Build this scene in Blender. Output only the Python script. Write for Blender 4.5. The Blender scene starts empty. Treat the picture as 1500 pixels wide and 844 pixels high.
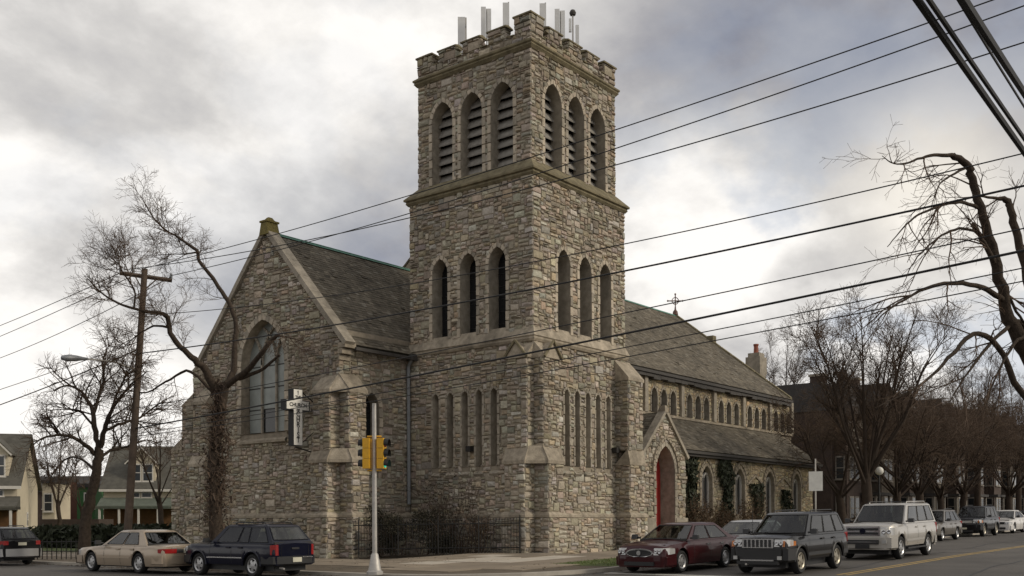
import bpy, bmesh, math, random
from mathutils import Vector, Matrix, noise
from mathutils.geometry import tessellate_polygon

sc = bpy.context.scene
C = sc.collection
R = math.radians
rng = random.Random(7)

# ------------------------------------------------------------------ camera, sky, sun, exposure
# world axes: X runs along the street on the right (away from the viewer), Y along the street on the left
TH, FPX, YH, ROLL, PIT = 0.6698, 1523.0, 767.1, 0.0047, 0.0069
CAM = Vector((-34.588, -26.21, 1.6))
cd = bpy.data.cameras.new('camera'); cam = bpy.data.objects.new('camera', cd); C.objects.link(cam)
cd.sensor_fit = 'HORIZONTAL'; cd.sensor_width = 36.0; cd.lens = 36.0 * FPX / 1500.0
cd.shift_y = (YH - FPX * PIT - 422.0) / 1500.0
cd.clip_start = 0.1; cd.clip_end = 3000
FWD = Vector((math.cos(TH), math.sin(TH), 0)); RGT = Vector((math.sin(TH), -math.cos(TH), 0))
yaw = math.atan2(FWD.y, FWD.x) - math.pi / 2
cam.rotation_euler = (Matrix.Rotation(yaw, 3, 'Z') @ Matrix.Rotation(math.pi / 2 + PIT, 3, 'X') @ Matrix.Rotation(-ROLL, 3, 'Z')).to_euler()
cam.location = CAM
sc.camera = cam

SUN_AZ = R(104)      # to the right of the view direction
SUN_EL = R(28)
sund = (FWD * math.cos(SUN_AZ) + RGT * math.sin(SUN_AZ)) * math.cos(SUN_EL) + Vector((0, 0, math.sin(SUN_EL)))
GLOW = (FWD * math.cos(R(22)) + RGT * math.sin(R(22))) * math.cos(R(17)) + Vector((0, 0, math.sin(R(17))))
w = bpy.data.worlds.new('World'); sc.world = w; w.use_nodes = True
nt = w.node_tree; N = nt.nodes; LK = nt.links
for n in list(N): N.remove(n)
def node(t, **kw):
    n = N.new(t)
    for k, v in kw.items(): setattr(n, k, v)
    return n
def wmath(op, a, b=None, clamp=False):
    n = node('ShaderNodeMath', operation=op, use_clamp=clamp)
    for i, v in enumerate((a, b)):
        if v is None: continue
        if hasattr(v, 'links'): LK.new(v, n.inputs[i])
        else: n.inputs[i].default_value = v
    return n.outputs[0]
def ramp(src, stops, interp='EASE'):
    n = node('ShaderNodeValToRGB'); n.color_ramp.interpolation = interp
    e = n.color_ramp.elements
    while len(e) < len(stops): e.new(0.5)
    for el, (p_, c_) in zip(e, stops): el.position = p_; el.color = (*c_, 1)
    LK.new(src, n.inputs[0]); return n.outputs[0]
def wmix(fac, a, b, mode='MIX'):
    n = node('ShaderNodeMix', data_type='RGBA', blend_type=mode)
    for i, v in ((0, fac), (6, a), (7, b)):
        if hasattr(v, 'links'): LK.new(v, n.inputs[i])
        else: n.inputs[i].default_value = v if i == 0 else (*v, 1)
    return n.outputs[2]
tc = node('ShaderNodeTexCoord'); sep = node('ShaderNodeSeparateXYZ'); LK.new(tc.outputs['Generated'], sep.inputs[0])
zc = wmath('MAXIMUM', sep.outputs[2], 0.0)
zz = wmath('ADD', zc, 0.42)
cx = wmath('DIVIDE', sep.outputs[0], zz); cy = wmath('DIVIDE', sep.outputs[1], zz)
comb = node('ShaderNodeCombineXYZ'); LK.new(cx, comb.inputs[0]); LK.new(cy, comb.inputs[1])
def clouds(scale, loc, detail=7, rough=0.52, dist=0.25):
    mp = node('ShaderNodeMapping'); mp.inputs['Location'].default_value = loc; LK.new(comb.outputs[0], mp.inputs[0])
    n = node('ShaderNodeTexNoise'); n.inputs['Scale'].default_value = scale; n.inputs['Detail'].default_value = detail
    n.inputs['Roughness'].default_value = rough; n.inputs['Distortion'].default_value = dist
    LK.new(mp.outputs[0], n.inputs['Vector']); return n.outputs[0]
sky = node('ShaderNodeTexSky', sky_type='NISHITA'); sky.sun_disc = False
sky.sun_elevation = SUN_EL; sky.sun_rotation = math.atan2(sund.x, sund.y)
sky.air_density = 1.0; sky.dust_density = 2.0
skyc = wmix(1.0, sky.outputs[0], (0.07, 0.07, 0.07), 'MULTIPLY')
gv = node('ShaderNodeVectorMath', operation='DOT_PRODUCT'); LK.new(tc.outputs['Generated'], gv.inputs[0]); gv.inputs[1].default_value = GLOW
gl = wmath('POWER', wmath('MAXIMUM', gv.outputs['Value'], 0.0), 420.0)
big = clouds(1.0, (2.9, 1.35, 0), 6, 0.50, 0.3)
det = clouds(3.6, (0.4, 4.2, 3.0), 9, 0.58, 0.1)
base = wmath('ADD', wmath('MULTIPLY', big, 0.60), wmath('MULTIPLY', det, 0.40))
# lower clouds are seen edge-on and get paler towards the horizon
low = wmath('SUBTRACT', 1.0, wmath('MULTIPLY', zc, 2.6), True)
def lump(az, el, power, amount):   # a broad bank of thicker (negative) or thinner (positive) cloud
    d = (FWD * math.cos(R(az)) + RGT * math.sin(R(az))) * math.cos(R(el)) + Vector((0, 0, math.sin(R(el))))
    v = node('ShaderNodeVectorMath', operation='DOT_PRODUCT'); LK.new(tc.outputs['Generated'], v.inputs[0]); v.inputs[1].default_value = d
    return wmath('MULTIPLY', wmath('POWER', wmath('MAXIMUM', v.outputs['Value'], 0.0), power), amount)
base2 = wmath('ADD', base, wmath('ADD', wmath('MULTIPLY', low, 0.06), wmath('MULTIPLY', gl, 0.07)))
for lm_ in ((18, 23, 32, -0.19), (10, 16, 130, 0.17), (18, 9, 90, 0.10), (-23, 18, 70, -0.035), (-9, 28, 80, 0.035), (-15, 13, 160, 0.02), (-28, 5, 60, 0.10), (0, 24, 100, 0.02)):
    base2 = wmath('ADD', base2, lump(*lm_))
base2 = wmath('ADD', wmath('MULTIPLY', base2, 1.18), -0.078)
ccol = ramp(base2, [(0.33, (0.235, 0.245, 0.295)), (0.44, (0.39, 0.385, 0.40)), (0.53, (0.60, 0.585, 0.57)), (0.63, (0.97, 0.94, 0.90))], 'LINEAR')
cover = ramp(base2, [(0.53, (1, 1, 1)), (0.63, (0.35, 0.35, 0.35))])
blue = wmix(0.35, (0.47, 0.555, 0.70), skyc)
gap = ramp(clouds(3.4, (7.3, 2.2, 1.0), 8, 0.55, 0.2), [(0.50, (0, 0, 0)), (0.60, (1, 1, 1))])
gapf = wmath('MULTIPLY', gap, wmath('ADD', wmath('ADD', lump(19, 11, 45, 0.42), wmath('MULTIPLY', low, 0.10)), 0.12), True)
col = wmix(gapf, ccol, blue)
col = wmix(wmath('MULTIPLY', gl, 0.55, True), col, (1.1, 1.02, 0.88))
grd = ramp(sep.outputs[2], [(0.0, (0.10, 0.09, 0.08)), (0.02, (0, 0, 0))])
lp = wmath('LESS_THAN', sep.outputs[2], -0.002)
col = wmix(lp, col, (0.10, 0.092, 0.08))
bg = node('ShaderNodeBackground'); LK.new(col, bg.inputs[0]); bg.inputs[1].default_value = 0.9
wo = node('ShaderNodeOutputWorld'); LK.new(bg.outputs[0], wo.inputs[0])

sl = bpy.data.lights.new('sun', 'SUN'); sl.energy = 1.5; sl.angle = R(14); sl.color = (1.0, 0.90, 0.74)
so = bpy.data.objects.new('sun', sl); C.objects.link(so); so.rotation_euler = sund.to_track_quat('Z', 'Y').to_euler(); so.location = (0, -30, 40)
vs = sc.view_settings; vs.view_transform = 'Standard'; vs.look = 'None'; vs.exposure = 0.28; vs.gamma = 1.0; vs.use_curve_mapping = False
sc.render.engine = 'CYCLES'; sc.cycles.use_denoising = True; sc.cycles.max_bounces = 6
try: sc.cycles.denoiser = 'OPENIMAGEDENOISE'
except Exception: pass

# ------------------------------------------------------------------ helpers
def at(px, py, Z):
    """A point of the place seen in direction (px, py) of the photograph, Z metres in front of the viewer."""
    du, dv = px - 750.0, py - YH
    c, s = math.cos(ROLL), math.sin(ROLL)
    a, b = c * du - s * dv, s * du + c * dv
    zr = 1 + PIT * b / FPX
    return CAM + FWD * Z + RGT * (a / FPX / zr * Z) + Vector((0, 0, -b / FPX / zr * Z))
def g(x):
    if x < -13.5: return 0.0
    if x < 5: return 0.02 * (x + 13.5)
    return 0.37 + 0.014 * (min(x, 160) - 5)
KERB = 0.12
def gl_(x): return g(x) + KERB

MATS = {}
def mat(name, color, rough=0.8, metal=0.0, var=0.0, vscale=4.0, bump=0.0, bscale=20.0, coat=0.0, attr=False, spec=None, emit=None, var2=None):
    if name in MATS: return MATS[name]
    m = bpy.data.materials.new(name); m.use_nodes = True; MATS[name] = m
    t = m.node_tree; ns = t.nodes; ln = t.links; b = ns['Principled BSDF']
    b.inputs['Base Color'].default_value = (*color, 1); b.inputs['Roughness'].default_value = rough; b.inputs['Metallic'].default_value = metal
    if coat: b.inputs['Coat Weight'].default_value = coat; b.inputs['Coat Roughness'].default_value = 0.04
    if spec is not None: b.inputs['Specular IOR Level'].default_value = spec
    if emit: b.inputs['Emission Color'].default_value = (*emit[0], 1); b.inputs['Emission Strength'].default_value = emit[1]
    geo = ns.new('ShaderNodeNewGeometry')
    src = None
    if attr:
        a = ns.new('ShaderNodeAttribute'); a.attribute_name = 'Col'; src = a.outputs['Color']
    def mult(fac_sock, lo, hi, src):
        mr = ns.new('ShaderNodeMapRange'); ln.new(fac_sock, mr.inputs[0]); mr.inputs[1].default_value = 0.3; mr.inputs[2].default_value = 0.7
        mr.inputs[3].default_value = lo; mr.inputs[4].default_value = hi
        mx = ns.new('ShaderNodeMix'); mx.data_type = 'RGBA'; mx.blend_type = 'MULTIPLY'; mx.inputs[0].default_value = 1
        if src is None: mx.inputs[6].default_value = (*color, 1)
        else: ln.new(src, mx.inputs[6])
        cc = ns.new('ShaderNodeCombineColor')
        for i in range(3): ln.new(mr.outputs[0], cc.inputs[i])
        ln.new(cc.outputs[0], mx.inputs[7]); return mx.outputs[2]
    if var:
        n1 = ns.new('ShaderNodeTexNoise'); n1.inputs['Scale'].default_value = vscale; n1.inputs['Detail'].default_value = 6; n1.inputs['Roughness'].default_value = 0.6
        ln.new(geo.outputs['Position'], n1.inputs['Vector']); src = mult(n1.outputs[0], 1 - var, 1 + var, src)
    if var2:
        n3 = ns.new('ShaderNodeTexNoise'); n3.inputs['Scale'].default_value = var2[1]; n3.inputs['Detail'].default_value = 4
        mp = ns.new('ShaderNodeMapping'); mp.inputs['Scale'].default_value = (1, 1, var2[2] if len(var2) > 2 else 1)
        ln.new(geo.outputs['Position'], mp.inputs[0]); ln.new(mp.outputs[0], n3.inputs['Vector']); src = mult(n3.outputs[0], 1 - var2[0], 1 + var2[0], src)
    if src is not None: ln.new(src, b.inputs['Base Color'])
    if bump:
        n2 = ns.new('ShaderNodeTexNoise'); n2.inputs['Scale'].default_value = bscale; n2.inputs['Detail'].default_value = 5; n2.inputs['Roughness'].default_value = 0.65
        ln.new(geo.outputs['Position'], n2.inputs['Vector'])
        bp = ns.new('ShaderNodeBump'); bp.inputs['Strength'].default_value = bump; bp.inputs['Distance'].default_value = 0.05
        ln.new(n2.outputs[0], bp.inputs['Height']); ln.new(bp.outputs[0], b.inputs['Normal'])
    return m

class MB:
    def __init__(s): s.v = []; s.f = []; s.c = []; s.uv = None
    def add(s, vs_, fs, col=None):
        k = len(s.v); s.v.extend([tuple(p) for p in vs_]); s.f.extend([tuple(i + k for i in f) for f in fs])
        if col is not None: s.c.extend([col] * len(vs_))
        return s
    def poly(s, pts): return s.add(pts, [tuple(range(len(pts)))])
    def box(s, x0, x1, y0, y1, z0, z1):
        return s.add([(x, y, z) for z in (z0, z1) for y in (y0, y1) for x in (x0, x1)],
                     [(0, 2, 3, 1), (4, 5, 7, 6), (0, 1, 5, 4), (2, 6, 7, 3), (0, 4, 6, 2), (1, 3, 7, 5)])
    def hexa(s, p):  # 8 points: bottom ring 4, top ring 4
        return s.add(p, [(3, 2, 1, 0), (4, 5, 6, 7), (0, 1, 5, 4), (1, 2, 6, 5), (2, 3, 7, 6), (3, 0, 4, 7)])
    def prism(s, pts, d):  # extrude polygon by vector d
        n = len(pts); d = Vector(d); q = [Vector(p) for p in pts]
        return s.add(q + [p + d for p in q], [tuple(range(n - 1, -1, -1)), tuple(range(n, 2 * n))] + [(i, (i + 1) % n, n + (i + 1) % n, n + i) for i in range(n)])
    def tube(s, pts, rad, sides=6, cap=True):
        pts = [Vector(p) for p in pts]; n = len(pts)
        if not hasattr(rad, '__len__'): rad = [rad] * n
        k = len(s.v); prev = None
        for i, p in enumerate(pts):
            t = (pts[min(i + 1, n - 1)] - pts[max(i - 1, 0)])
            if t.length < 1e-9: t = Vector((0, 0, 1))
            t.normalize()
            if prev is None:
                a = Vector((1, 0, 0)) if abs(t.x) < 0.8 else Vector((0, 1, 0)); prev = t.cross(a).normalized()
            u = (prev - t * prev.dot(t))
            u = u.normalized() if u.length > 1e-6 else t.orthogonal().normalized()
            prev = u; v = t.cross(u)
            for j in range(sides):
                an = 2 * math.pi * j / sides; s.v.append(tuple(p + (u * math.cos(an) + v * math.sin(an)) * rad[i]))
        for i in range(n - 1):
            for j in range(sides):
                a = k + i * sides + j; b = k + i * sides + (j + 1) % sides
                s.f.append((a, b, b + sides, a + sides))
        if cap:
            s.f.append(tuple(k + j for j in reversed(range(sides)))); s.f.append(tuple(k + (n - 1) * sides + j for j in range(sides)))
        return s
    def lathe(s, prof, o=(0, 0, 0), axis='Z', n=16, close=False):
        k = len(s.v); o = Vector(o); m = len(prof)
        for i in range(n):
            a = 2 * math.pi * i / n
            for r, h in prof:
                if axis == 'Z': p = Vector((r * math.cos(a), r * math.sin(a), h))
                elif axis == 'Y': p = Vector((r * math.cos(a), h, r * math.sin(a)))
                else: p = Vector((h, r * math.cos(a), r * math.sin(a)))
                s.v.append(tuple(o + p))
        for i in range(n):
            for j in range(m - 1):
                a = k + i * m + j; b = k + ((i + 1) % n) * m + j
                s.f.append((a, b, b + 1, a + 1))
        return s
    def mesh(s, name, smooth=None):
        me = bpy.data.meshes.new(name); me.from_pydata(s.v, [], s.f); me.update()
        if smooth is not None:
            me.polygons.foreach_set('use_smooth', [True] * len(me.polygons)); me.set_sharp_from_angle(angle=R(smooth))
        if s.c:
            ca = me.color_attributes.new('Col', 'FLOAT_COLOR', 'POINT')
            ca.data.foreach_set('color', [x for c in s.c for x in (c[0], c[1], c[2], 1.0)])
        if s.uv:
            ul = me.uv_layers.new(name='UVMap')
            li = [v for p in me.polygons for v in p.vertices]
            ul.data.foreach_set('uv', [x for v in li for x in s.uv[v]])
        return me
    def build(s, name, m, parent=None, smooth=None, local=False):
        return obj(name, s.mesh(name, smooth), m, parent, local)

WL = {}
def obj(name, me, m, parent=None, local=False):
    o = bpy.data.objects.new(name, me); C.objects.link(o)
    if m is not None: me.materials.clear(); me.materials.append(MATS[m] if isinstance(m, str) else m)
    if parent is not None:
        o.parent = parent
        if not local and parent.name in WL: o.matrix_parent_inverse = Matrix.Translation(-WL[parent.name])
    return o
def tag(o, label, cat, group=None):
    o['label'] = label; o['category'] = cat
    if group: o['group'] = group
    return o
def thing(name, label, cat, loc=(0, 0, 0), rz=0.0, group=None):
    o = bpy.data.objects.new(name, None); C.objects.link(o); o.location = loc; o.rotation_euler = (0, 0, rz); o.empty_display_size = 0.3
    if rz == 0: WL[o.name] = Vector(loc)
    return tag(o, label, cat, group)
def kind(o, k): o['kind'] = k; return o

# ------------------------------------------------------------------ materials
mat('stone', (0.3, 0.26, 0.2), 0.92, attr=True, var=0.20, vscale=7.5, bump=0.7, bscale=15, spec=0.25, var2=(0.24, 0.42, 0.5))
mat('slate_piece', (0.1, 0.09, 0.08), 0.85, attr=True, var=0.2, vscale=3, spec=0.25, var2=(0.25, 0.5, 0.6))
mat('mortar', (0.262, 0.226, 0.176), 0.95, var=0.25, vscale=3, bump=0.4, bscale=30, spec=0.2)
mat('dressed', (0.305, 0.262, 0.202), 0.9, var=0.28, vscale=4.5, bump=0.4, bscale=18, spec=0.25, var2=(0.32, 1.1, 0.35))
mat('dressed_grey', (0.30, 0.266, 0.214), 0.9, var=0.28, vscale=3.5, bump=0.25, bscale=25, spec=0.25, var2=(0.22, 0.8, 0.4))
mat('mossy', (0.175, 0.15, 0.095), 0.95, var=0.35, vscale=3.0, bump=0.4, bscale=20, spec=0.2)
mat('moss', (0.17, 0.14, 0.045), 0.95, var=0.3, vscale=8, bump=0.5, bscale=25)
mat('dressed_light', (0.43, 0.372, 0.292), 0.9, var=0.22, vscale=3.5, bump=0.3, bscale=20, spec=0.25, var2=(0.2, 0.8, 0.4))
mat('louver', (0.235, 0.22, 0.195), 0.85, var=0.25, vscale=6, bump=0.2)
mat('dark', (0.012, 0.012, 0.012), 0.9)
mat('copper', (0.085, 0.20, 0.15), 0.7, var=0.25, vscale=2)
mat('gutter', (0.05, 0.045, 0.04), 0.7, var=0.2)
mat('pipe', (0.23, 0.24, 0.25), 0.5, 0.3)
mat('darkglass', (0.013, 0.014, 0.016), 0.12, spec=0.5, bump=0.05, bscale=3)
mat('leadglass', (0.24, 0.26, 0.243), 0.42, var=0.22, vscale=1.3, bump=0.12, bscale=2.5, spec=0.5)
mat('red_door', (0.33, 0.025, 0.02), 0.55, var=0.1)
mat('iron', (0.014, 0.013, 0.012), 0.6)
mat('sign_white', (0.72, 0.70, 0.64), 0.6, var=0.1, vscale=5)
mat('sign_black', (0.012, 0.012, 0.012), 0.6)
mat('antenna', (0.66, 0.66, 0.65), 0.5, var=0.06)
mat('steel', (0.42, 0.40, 0.37), 0.55, 0.5, var=0.15, vscale=6)
mat('bark', (0.055, 0.042, 0.032), 0.95, var=0.35, vscale=9, bump=0.8, bscale=14, spec=0.15)
mat('bark_far', (0.05, 0.038, 0.03), 0.95, var=0.2, spec=0.1)
mat('twig', (0.10, 0.072, 0.053), 0.95, var=0.25, spec=0.1)
mat('bud', (0.15, 0.095, 0.06), 0.9, var=0.25)
mat('dead_leaf', (0.065, 0.043, 0.029), 0.9, var=0.45, vscale=6)
mat('shrub_brown', (0.075, 0.045, 0.022), 0.9, var=0.5, vscale=3)
mat('shrub_dark', (0.03, 0.026, 0.014), 0.9, var=0.5, vscale=4)
mat('ivy', (0.022, 0.028, 0.011), 0.75, var=0.5, vscale=4)
mat('hedge', (0.026, 0.032, 0.014), 0.85, var=0.5, vscale=5)
mat('grass', (0.075, 0.095, 0.022), 0.9, var=0.35, vscale=1.2, bump=0.4, bscale=50)
mat('grass_blade', (0.09, 0.125, 0.025), 0.8, var=0.3, vscale=3)
mat('dirt', (0.105, 0.082, 0.055), 0.95, var=0.3, vscale=1.5, bump=0.5, bscale=20)
mat('asphalt', (0.088, 0.080, 0.071), 0.82, var=0.16, vscale=0.7, bump=0.15, bscale=90, var2=(0.22, 0.16), spec=0.35)
mat('patch', (0.055, 0.052, 0.047), 0.85, var=0.15, vscale=2, bump=0.15, bscale=90)
mat('concrete', (0.225, 0.182, 0.132), 0.9, var=0.2, vscale=1.0, bump=0.15, bscale=60, var2=(0.22, 0.4))
mat('concrete_light', (0.44, 0.39, 0.32), 0.9, var=0.12, vscale=2.0, bump=0.15, bscale=60)
mat('kerb', (0.33, 0.30, 0.255), 0.9, var=0.2, vscale=2)
mat('paint_white', (0.42, 0.40, 0.36), 0.8, var=0.3, vscale=3)
mat('paint_yellow', (0.34, 0.23, 0.07), 0.8, var=0.3, vscale=3)
mat('wood', (0.085, 0.062, 0.045), 0.9, var=0.3, vscale=3, bump=0.4, bscale=12)
mat('wire', (0.012, 0.012, 0.013), 0.7)
mat('cream', (0.56, 0.49, 0.37), 0.8, var=0.06, vscale=2)
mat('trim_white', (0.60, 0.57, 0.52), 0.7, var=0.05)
mat('greenwall', (0.035, 0.12, 0.035), 0.8, var=0.12)
mat('redwall', (0.10, 0.035, 0.022), 0.85, var=0.2)
mat('trim_dim', (0.27, 0.245, 0.21), 0.8, var=0.15)  # white trim with the row houses' tree shade put into its colour
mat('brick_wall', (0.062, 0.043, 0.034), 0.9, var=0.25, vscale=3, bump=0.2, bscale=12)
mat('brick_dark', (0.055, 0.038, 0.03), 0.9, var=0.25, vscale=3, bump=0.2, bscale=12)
mat('brown_wood', (0.13, 0.062, 0.022), 0.8, var=0.25)
mat('houseglass', (0.03, 0.035, 0.04), 0.15)
mat('stone_house', (0.10, 0.082, 0.062), 0.9, var=0.35, vscale=2.2, bump=0.5, bscale=6)
mat('shingle', (0.085, 0.08, 0.066), 0.9, var=0.25, vscale=2.5, bump=0.3, bscale=12)
mat('shingle_green', (0.10, 0.115, 0.09), 0.9, var=0.2, vscale=2.5)
mat('slate_dark', (0.042, 0.038, 0.036), 0.85, var=0.25, vscale=2.5)
mat('rusty', (0.13, 0.07, 0.055), 0.8, var=.3)
mat('potred', (0.26, 0.085, 0.05), 0.85, var=0.15)

def slate_material():
    m = bpy.data.materials.new('slate'); m.use_nodes = True; MATS['slate'] = m
    t = m.node_tree; ns = t.nodes; ln = t.links; b = ns['Principled BSDF']; b.inputs['Roughness'].default_value = 0.86; b.inputs['Specular IOR Level'].default_value = 0.2
    uv = ns.new('ShaderNodeUVMap'); br = ns.new('ShaderNodeTexBrick')
    br.inputs['Color1'].default_value = (0.135, 0.122, 0.10, 1); br.inputs['Color2'].default_value = (0.08, 0.073, 0.061, 1); br.inputs['Mortar'].default_value = (0.035, 0.032, 0.027, 1)
    br.inputs['Scale'].default_value = 1.0; br.inputs['Mortar Size'].default_value = 0.011; br.inputs['Brick Width'].default_value = 0.26; br.inputs['Row Height'].default_value = 0.19; br.inputs['Bias'].default_value = -0.1
    ln.new(uv.outputs[0], br.inputs['Vector'])
    def nz(sc_, sx, sy, det=5):
        mp = ns.new('ShaderNodeMapping'); mp.inputs['Scale'].default_value = (sx, sy, 1); ln.new(uv.outputs[0], mp.inputs[0])
        n = ns.new('ShaderNodeTexNoise'); n.inputs['Scale'].default_value = sc_; n.inputs['Detail'].default_value = det; ln.new(mp.outputs[0], n.inputs['Vector']); return n.outputs[0]
    def rmp(s, a, b_):
        r = ns.new('ShaderNodeValToRGB'); r.color_ramp.elements[0].position = 0.3; r.color_ramp.elements[0].color = (*a, 1); r.color_ramp.elements[1].position = 0.72; r.color_ramp.elements[1].color = (*b_, 1); ln.new(s, r.inputs[0]); return r.outputs[0]
    def mul(a, c):
        mx = ns.new('ShaderNodeMix'); mx.data_type = 'RGBA'; mx.blend_type = 'MULTIPLY'; mx.inputs[0].default_value = 1; ln.new(a, mx.inputs[6]); ln.new(c, mx.inputs[7]); return mx.outputs[2]
    c = mul(br.outputs[0], rmp(nz(0.35, 1, 0.5), (0.7, 0.72, 0.66), (1.35, 1.28, 1.12)))
    c = mul(c, rmp(nz(1.4, 1, 0.18), (0.78, 0.78, 0.75), (1.22, 1.22, 1.2)))
    ln.new(c, b.inputs['Base Color'])
    bp = ns.new('ShaderNodeBump'); bp.inputs['Strength'].default_value = 0.6; bp.inputs['Distance'].default_value = 0.03
    ln.new(br.outputs[0], bp.inputs['Height']); ln.new(bp.outputs[0], b.inputs['Normal'])
slate_material()

# ------------------------------------------------------------------ ground, streets, pavements
XB = [-900, -60, -13.5, 5, 160, 900]
def strip(mb, x0, x1, y0, y1, dz):
    xs = sorted(set([x0, x1] + [b for b in XB if x0 < b < x1]))
    for a, b in zip(xs, xs[1:]):
        mb.add([(a, y0, g(a) + dz), (b, y0, g(b) + dz), (b, y1, g(b) + dz), (a, y1, g(a) + dz)], [(0, 1, 2, 3)])
mb = MB(); strip(mb, -900, 900, -900, 900, -0.06); kind(mb.build('ground', 'dirt'), 'structure')
mb = MB(); strip(mb, -90, -28.9, -24.5, -8.7, 0); strip(mb, -28.9, -12.9, -90, 400, 0); strip(mb, -12.9, 400, -24.5, -5, 0)
kind(mb.build('road', 'asphalt'), 'structure')
# the raised corner: rounded kerb, concrete pavement, lawn behind
cr = 5.0
arc = [(-12.9 + cr - cr * math.sin(t), -8.7 + cr - cr * math.cos(t)) for t in [math.pi / 2 * i / 10 for i in range(11)]]   # from right street kerb to left street kerb
edge = [(300, -8.7), (160, -8.7), (40, -8.7), (5, -8.7)] + arc + [(-12.9, 20), (-12.9, 60), (-12.9, 300)]
def offset_edge(d):
    out = []
    for x, y in edge:
        if (x, y) in arc:
            v = Vector((x - (-12.9 + cr), y - (-8.7 + cr))); v = v.normalized() * (cr - d); out.append((-12.9 + cr + v.x, -8.7 + cr + v.y))
        elif y == -8.7: out.append((x, -8.7 + d))
        else: out.append((-12.9 + d, y))
    return out
def ribbon(mb, a, b, za, zb):
    for i in range(len(a) - 1):
        mb.add([(*a[i], g(a[i][0]) + za), (*a[i + 1], g(a[i + 1][0]) + za), (*b[i + 1], g(b[i + 1][0]) + zb), (*b[i], g(b[i][0]) + zb)], [(0, 1, 2, 3)])
e0, e1, e2 = offset_edge(0), offset_edge(0.02), offset_edge(0.18)
mb = MB(); ribbon(mb, e0, e1, -0.02, KERB - 0.01); ribbon(mb, e1, e2, KERB - 0.01, KERB); kind(mb.build('kerb', 'kerb'), 'structure')
mb = MB(); ribbon(mb, e2, offset_edge(2.2), KERB - 0.004, KERB - 0.004); ribbon(mb, offset_edge(2.2), offset_edge(5.0), KERB - 0.004, KERB - 0.004)
pave = kind(mb.build('sidewalk', 'dirt'), 'structure')
def slab(x0, x1, y0, y1, m, dz=0.0, yaw_=0):
    j = lambda: rng.uniform(-0.006, 0.006)
    p = []
    for dzz in (-0.06, 0.012 + dz + rng.uniform(-0.004, 0.006)):
        for x, y in ((x0, y0), (x1, y0), (x1, y1), (x0, y1)): p.append((x + j(), y + j(), gl_(x) + dzz))
    MB().hexa(p).build('paving_slab', m, pave)
# pavement slabs: walk along the right street, walk along the left street, apron at the corner and up to the tower
for i in range(30):
    for k_ in range(2):
        x = -6.8 + i * 1.6; y = -5.7 + k_ * 1.6
        slab(x + .01, x + 1.59, y + .01, y + 1.59, 'concrete_light' if (i, k_) in ((0, 1), (1, 1), (2, 1), (5, 0), (11, 1)) else 'concrete')
for i in range(18):
    for k_ in range(2):
        y = -2.2 + i * 1.6; x = -10.3 + k_ * 1.6
        if y > 27: continue
        slab(x + .01, x + 1.59, y + .01, y + 1.59, 'concrete_light' if (i, k_) in ((0, 1), (6, 0), (11, 1)) else 'concrete')
for i in range(3):
    for k_ in range(3):
        x = -11.4 + i * 1.55; y = -7.0 + k_ * 1.6
        if (x + 7.9) ** 2 + (y + 3.7) ** 2 > 4.3 ** 2 and x < -8 and y < -4: continue
        slab(x + .01, x + 1.54, y + .01, y + 1.59, 'concrete')
for i in range(4):
    for k_ in range(3):
        slab(-6.9 + i * 1.6, -5.32 + i * 1.6, -2.2 + k_ * 1.4, -0.82 + k_ * 1.4, 'concrete_light' if (i, k_) in ((0, 0), (1, 0), (2, 1)) else 'concrete')
# lawn sheets
mb = MB()
strip(mb, -12.0, -4, 22, 60, KERB + 0.004); strip(mb, -7.0, -4.4, 8.5, 22, KERB + 0.004)
strip(mb, -9.0, 30, 18.6, 58, KERB - 0.012); strip(mb, -3.5, 34, -8.5, -5.75, KERB + 0.004); strip(mb, 8, 36, -2.4, 1.1, KERB + 0.004)
kind(mb.build('lawn', 'grass'), 'structure')
mb = MB()
for i in range(5200):
    s_ = rng.random()
    if s_ < 0.5: x, y = rng.uniform(-6.9, 4), rng.uniform(-8.4, -6.0)
    else: x, y = rng.uniform(-11.9, -5), rng.uniform(22, 45)
    if s_ < 0.5 and x < -3.5 and rng.random() < 0.15: continue
    h_ = rng.uniform(0.04, 0.11); a = rng.uniform(0, 6.28); dx, dy = 0.012 * math.cos(a), 0.012 * math.sin(a); z0 = gl_(x) - 0.005
    mb.add([(x - dx, y - dy, z0), (x + dx, y + dy, z0), (x + rng.uniform(-.04, .04), y + rng.uniform(-.04, .04), z0 + h_)], [(0, 1, 2)])
gr = kind(tag(mb.build('grass', 'grass_blade'), 'short green grass on the strip beside the kerb', 'grass'), 'stuff')
mb = MB(); strip(mb, -7.2, -3.5, -8.5, -5.75, KERB + 0.004); kind(mb.build('grass_verge', 'grass'), 'structure')
# painted lines
mb = MB(); strip(mb, -6.5, 200, -15.72, -15.60, 0.004); strip(mb, -6.5, 200, -15.48, -15.36, 0.004); kind(mb.build('yellow_centre_line', 'paint_yellow'), 'structure')
mb = MB(); strip(mb, -8.6, -8.1, -15.2, -9.0, 0.004); kind(mb.build('stop_line', 'paint_white'), 'structure')
mb = MB(); strip(mb, -10.4, -10.2, -22, -8.9, 0.004); kind(mb.build('crosswalk_line', 'paint_white'), 'structure')
mb = MB(); mb.poly([(11, -19.2, g(11) + 0.004), (15.2, -18.9, g(15.2) + 0.004), (15.4, -17.2, g(15.4) + 0.004), (11.2, -17.5, g(11.2) + 0.004)]); kind(mb.build('road_patch', 'patch'), 'structure')
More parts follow.
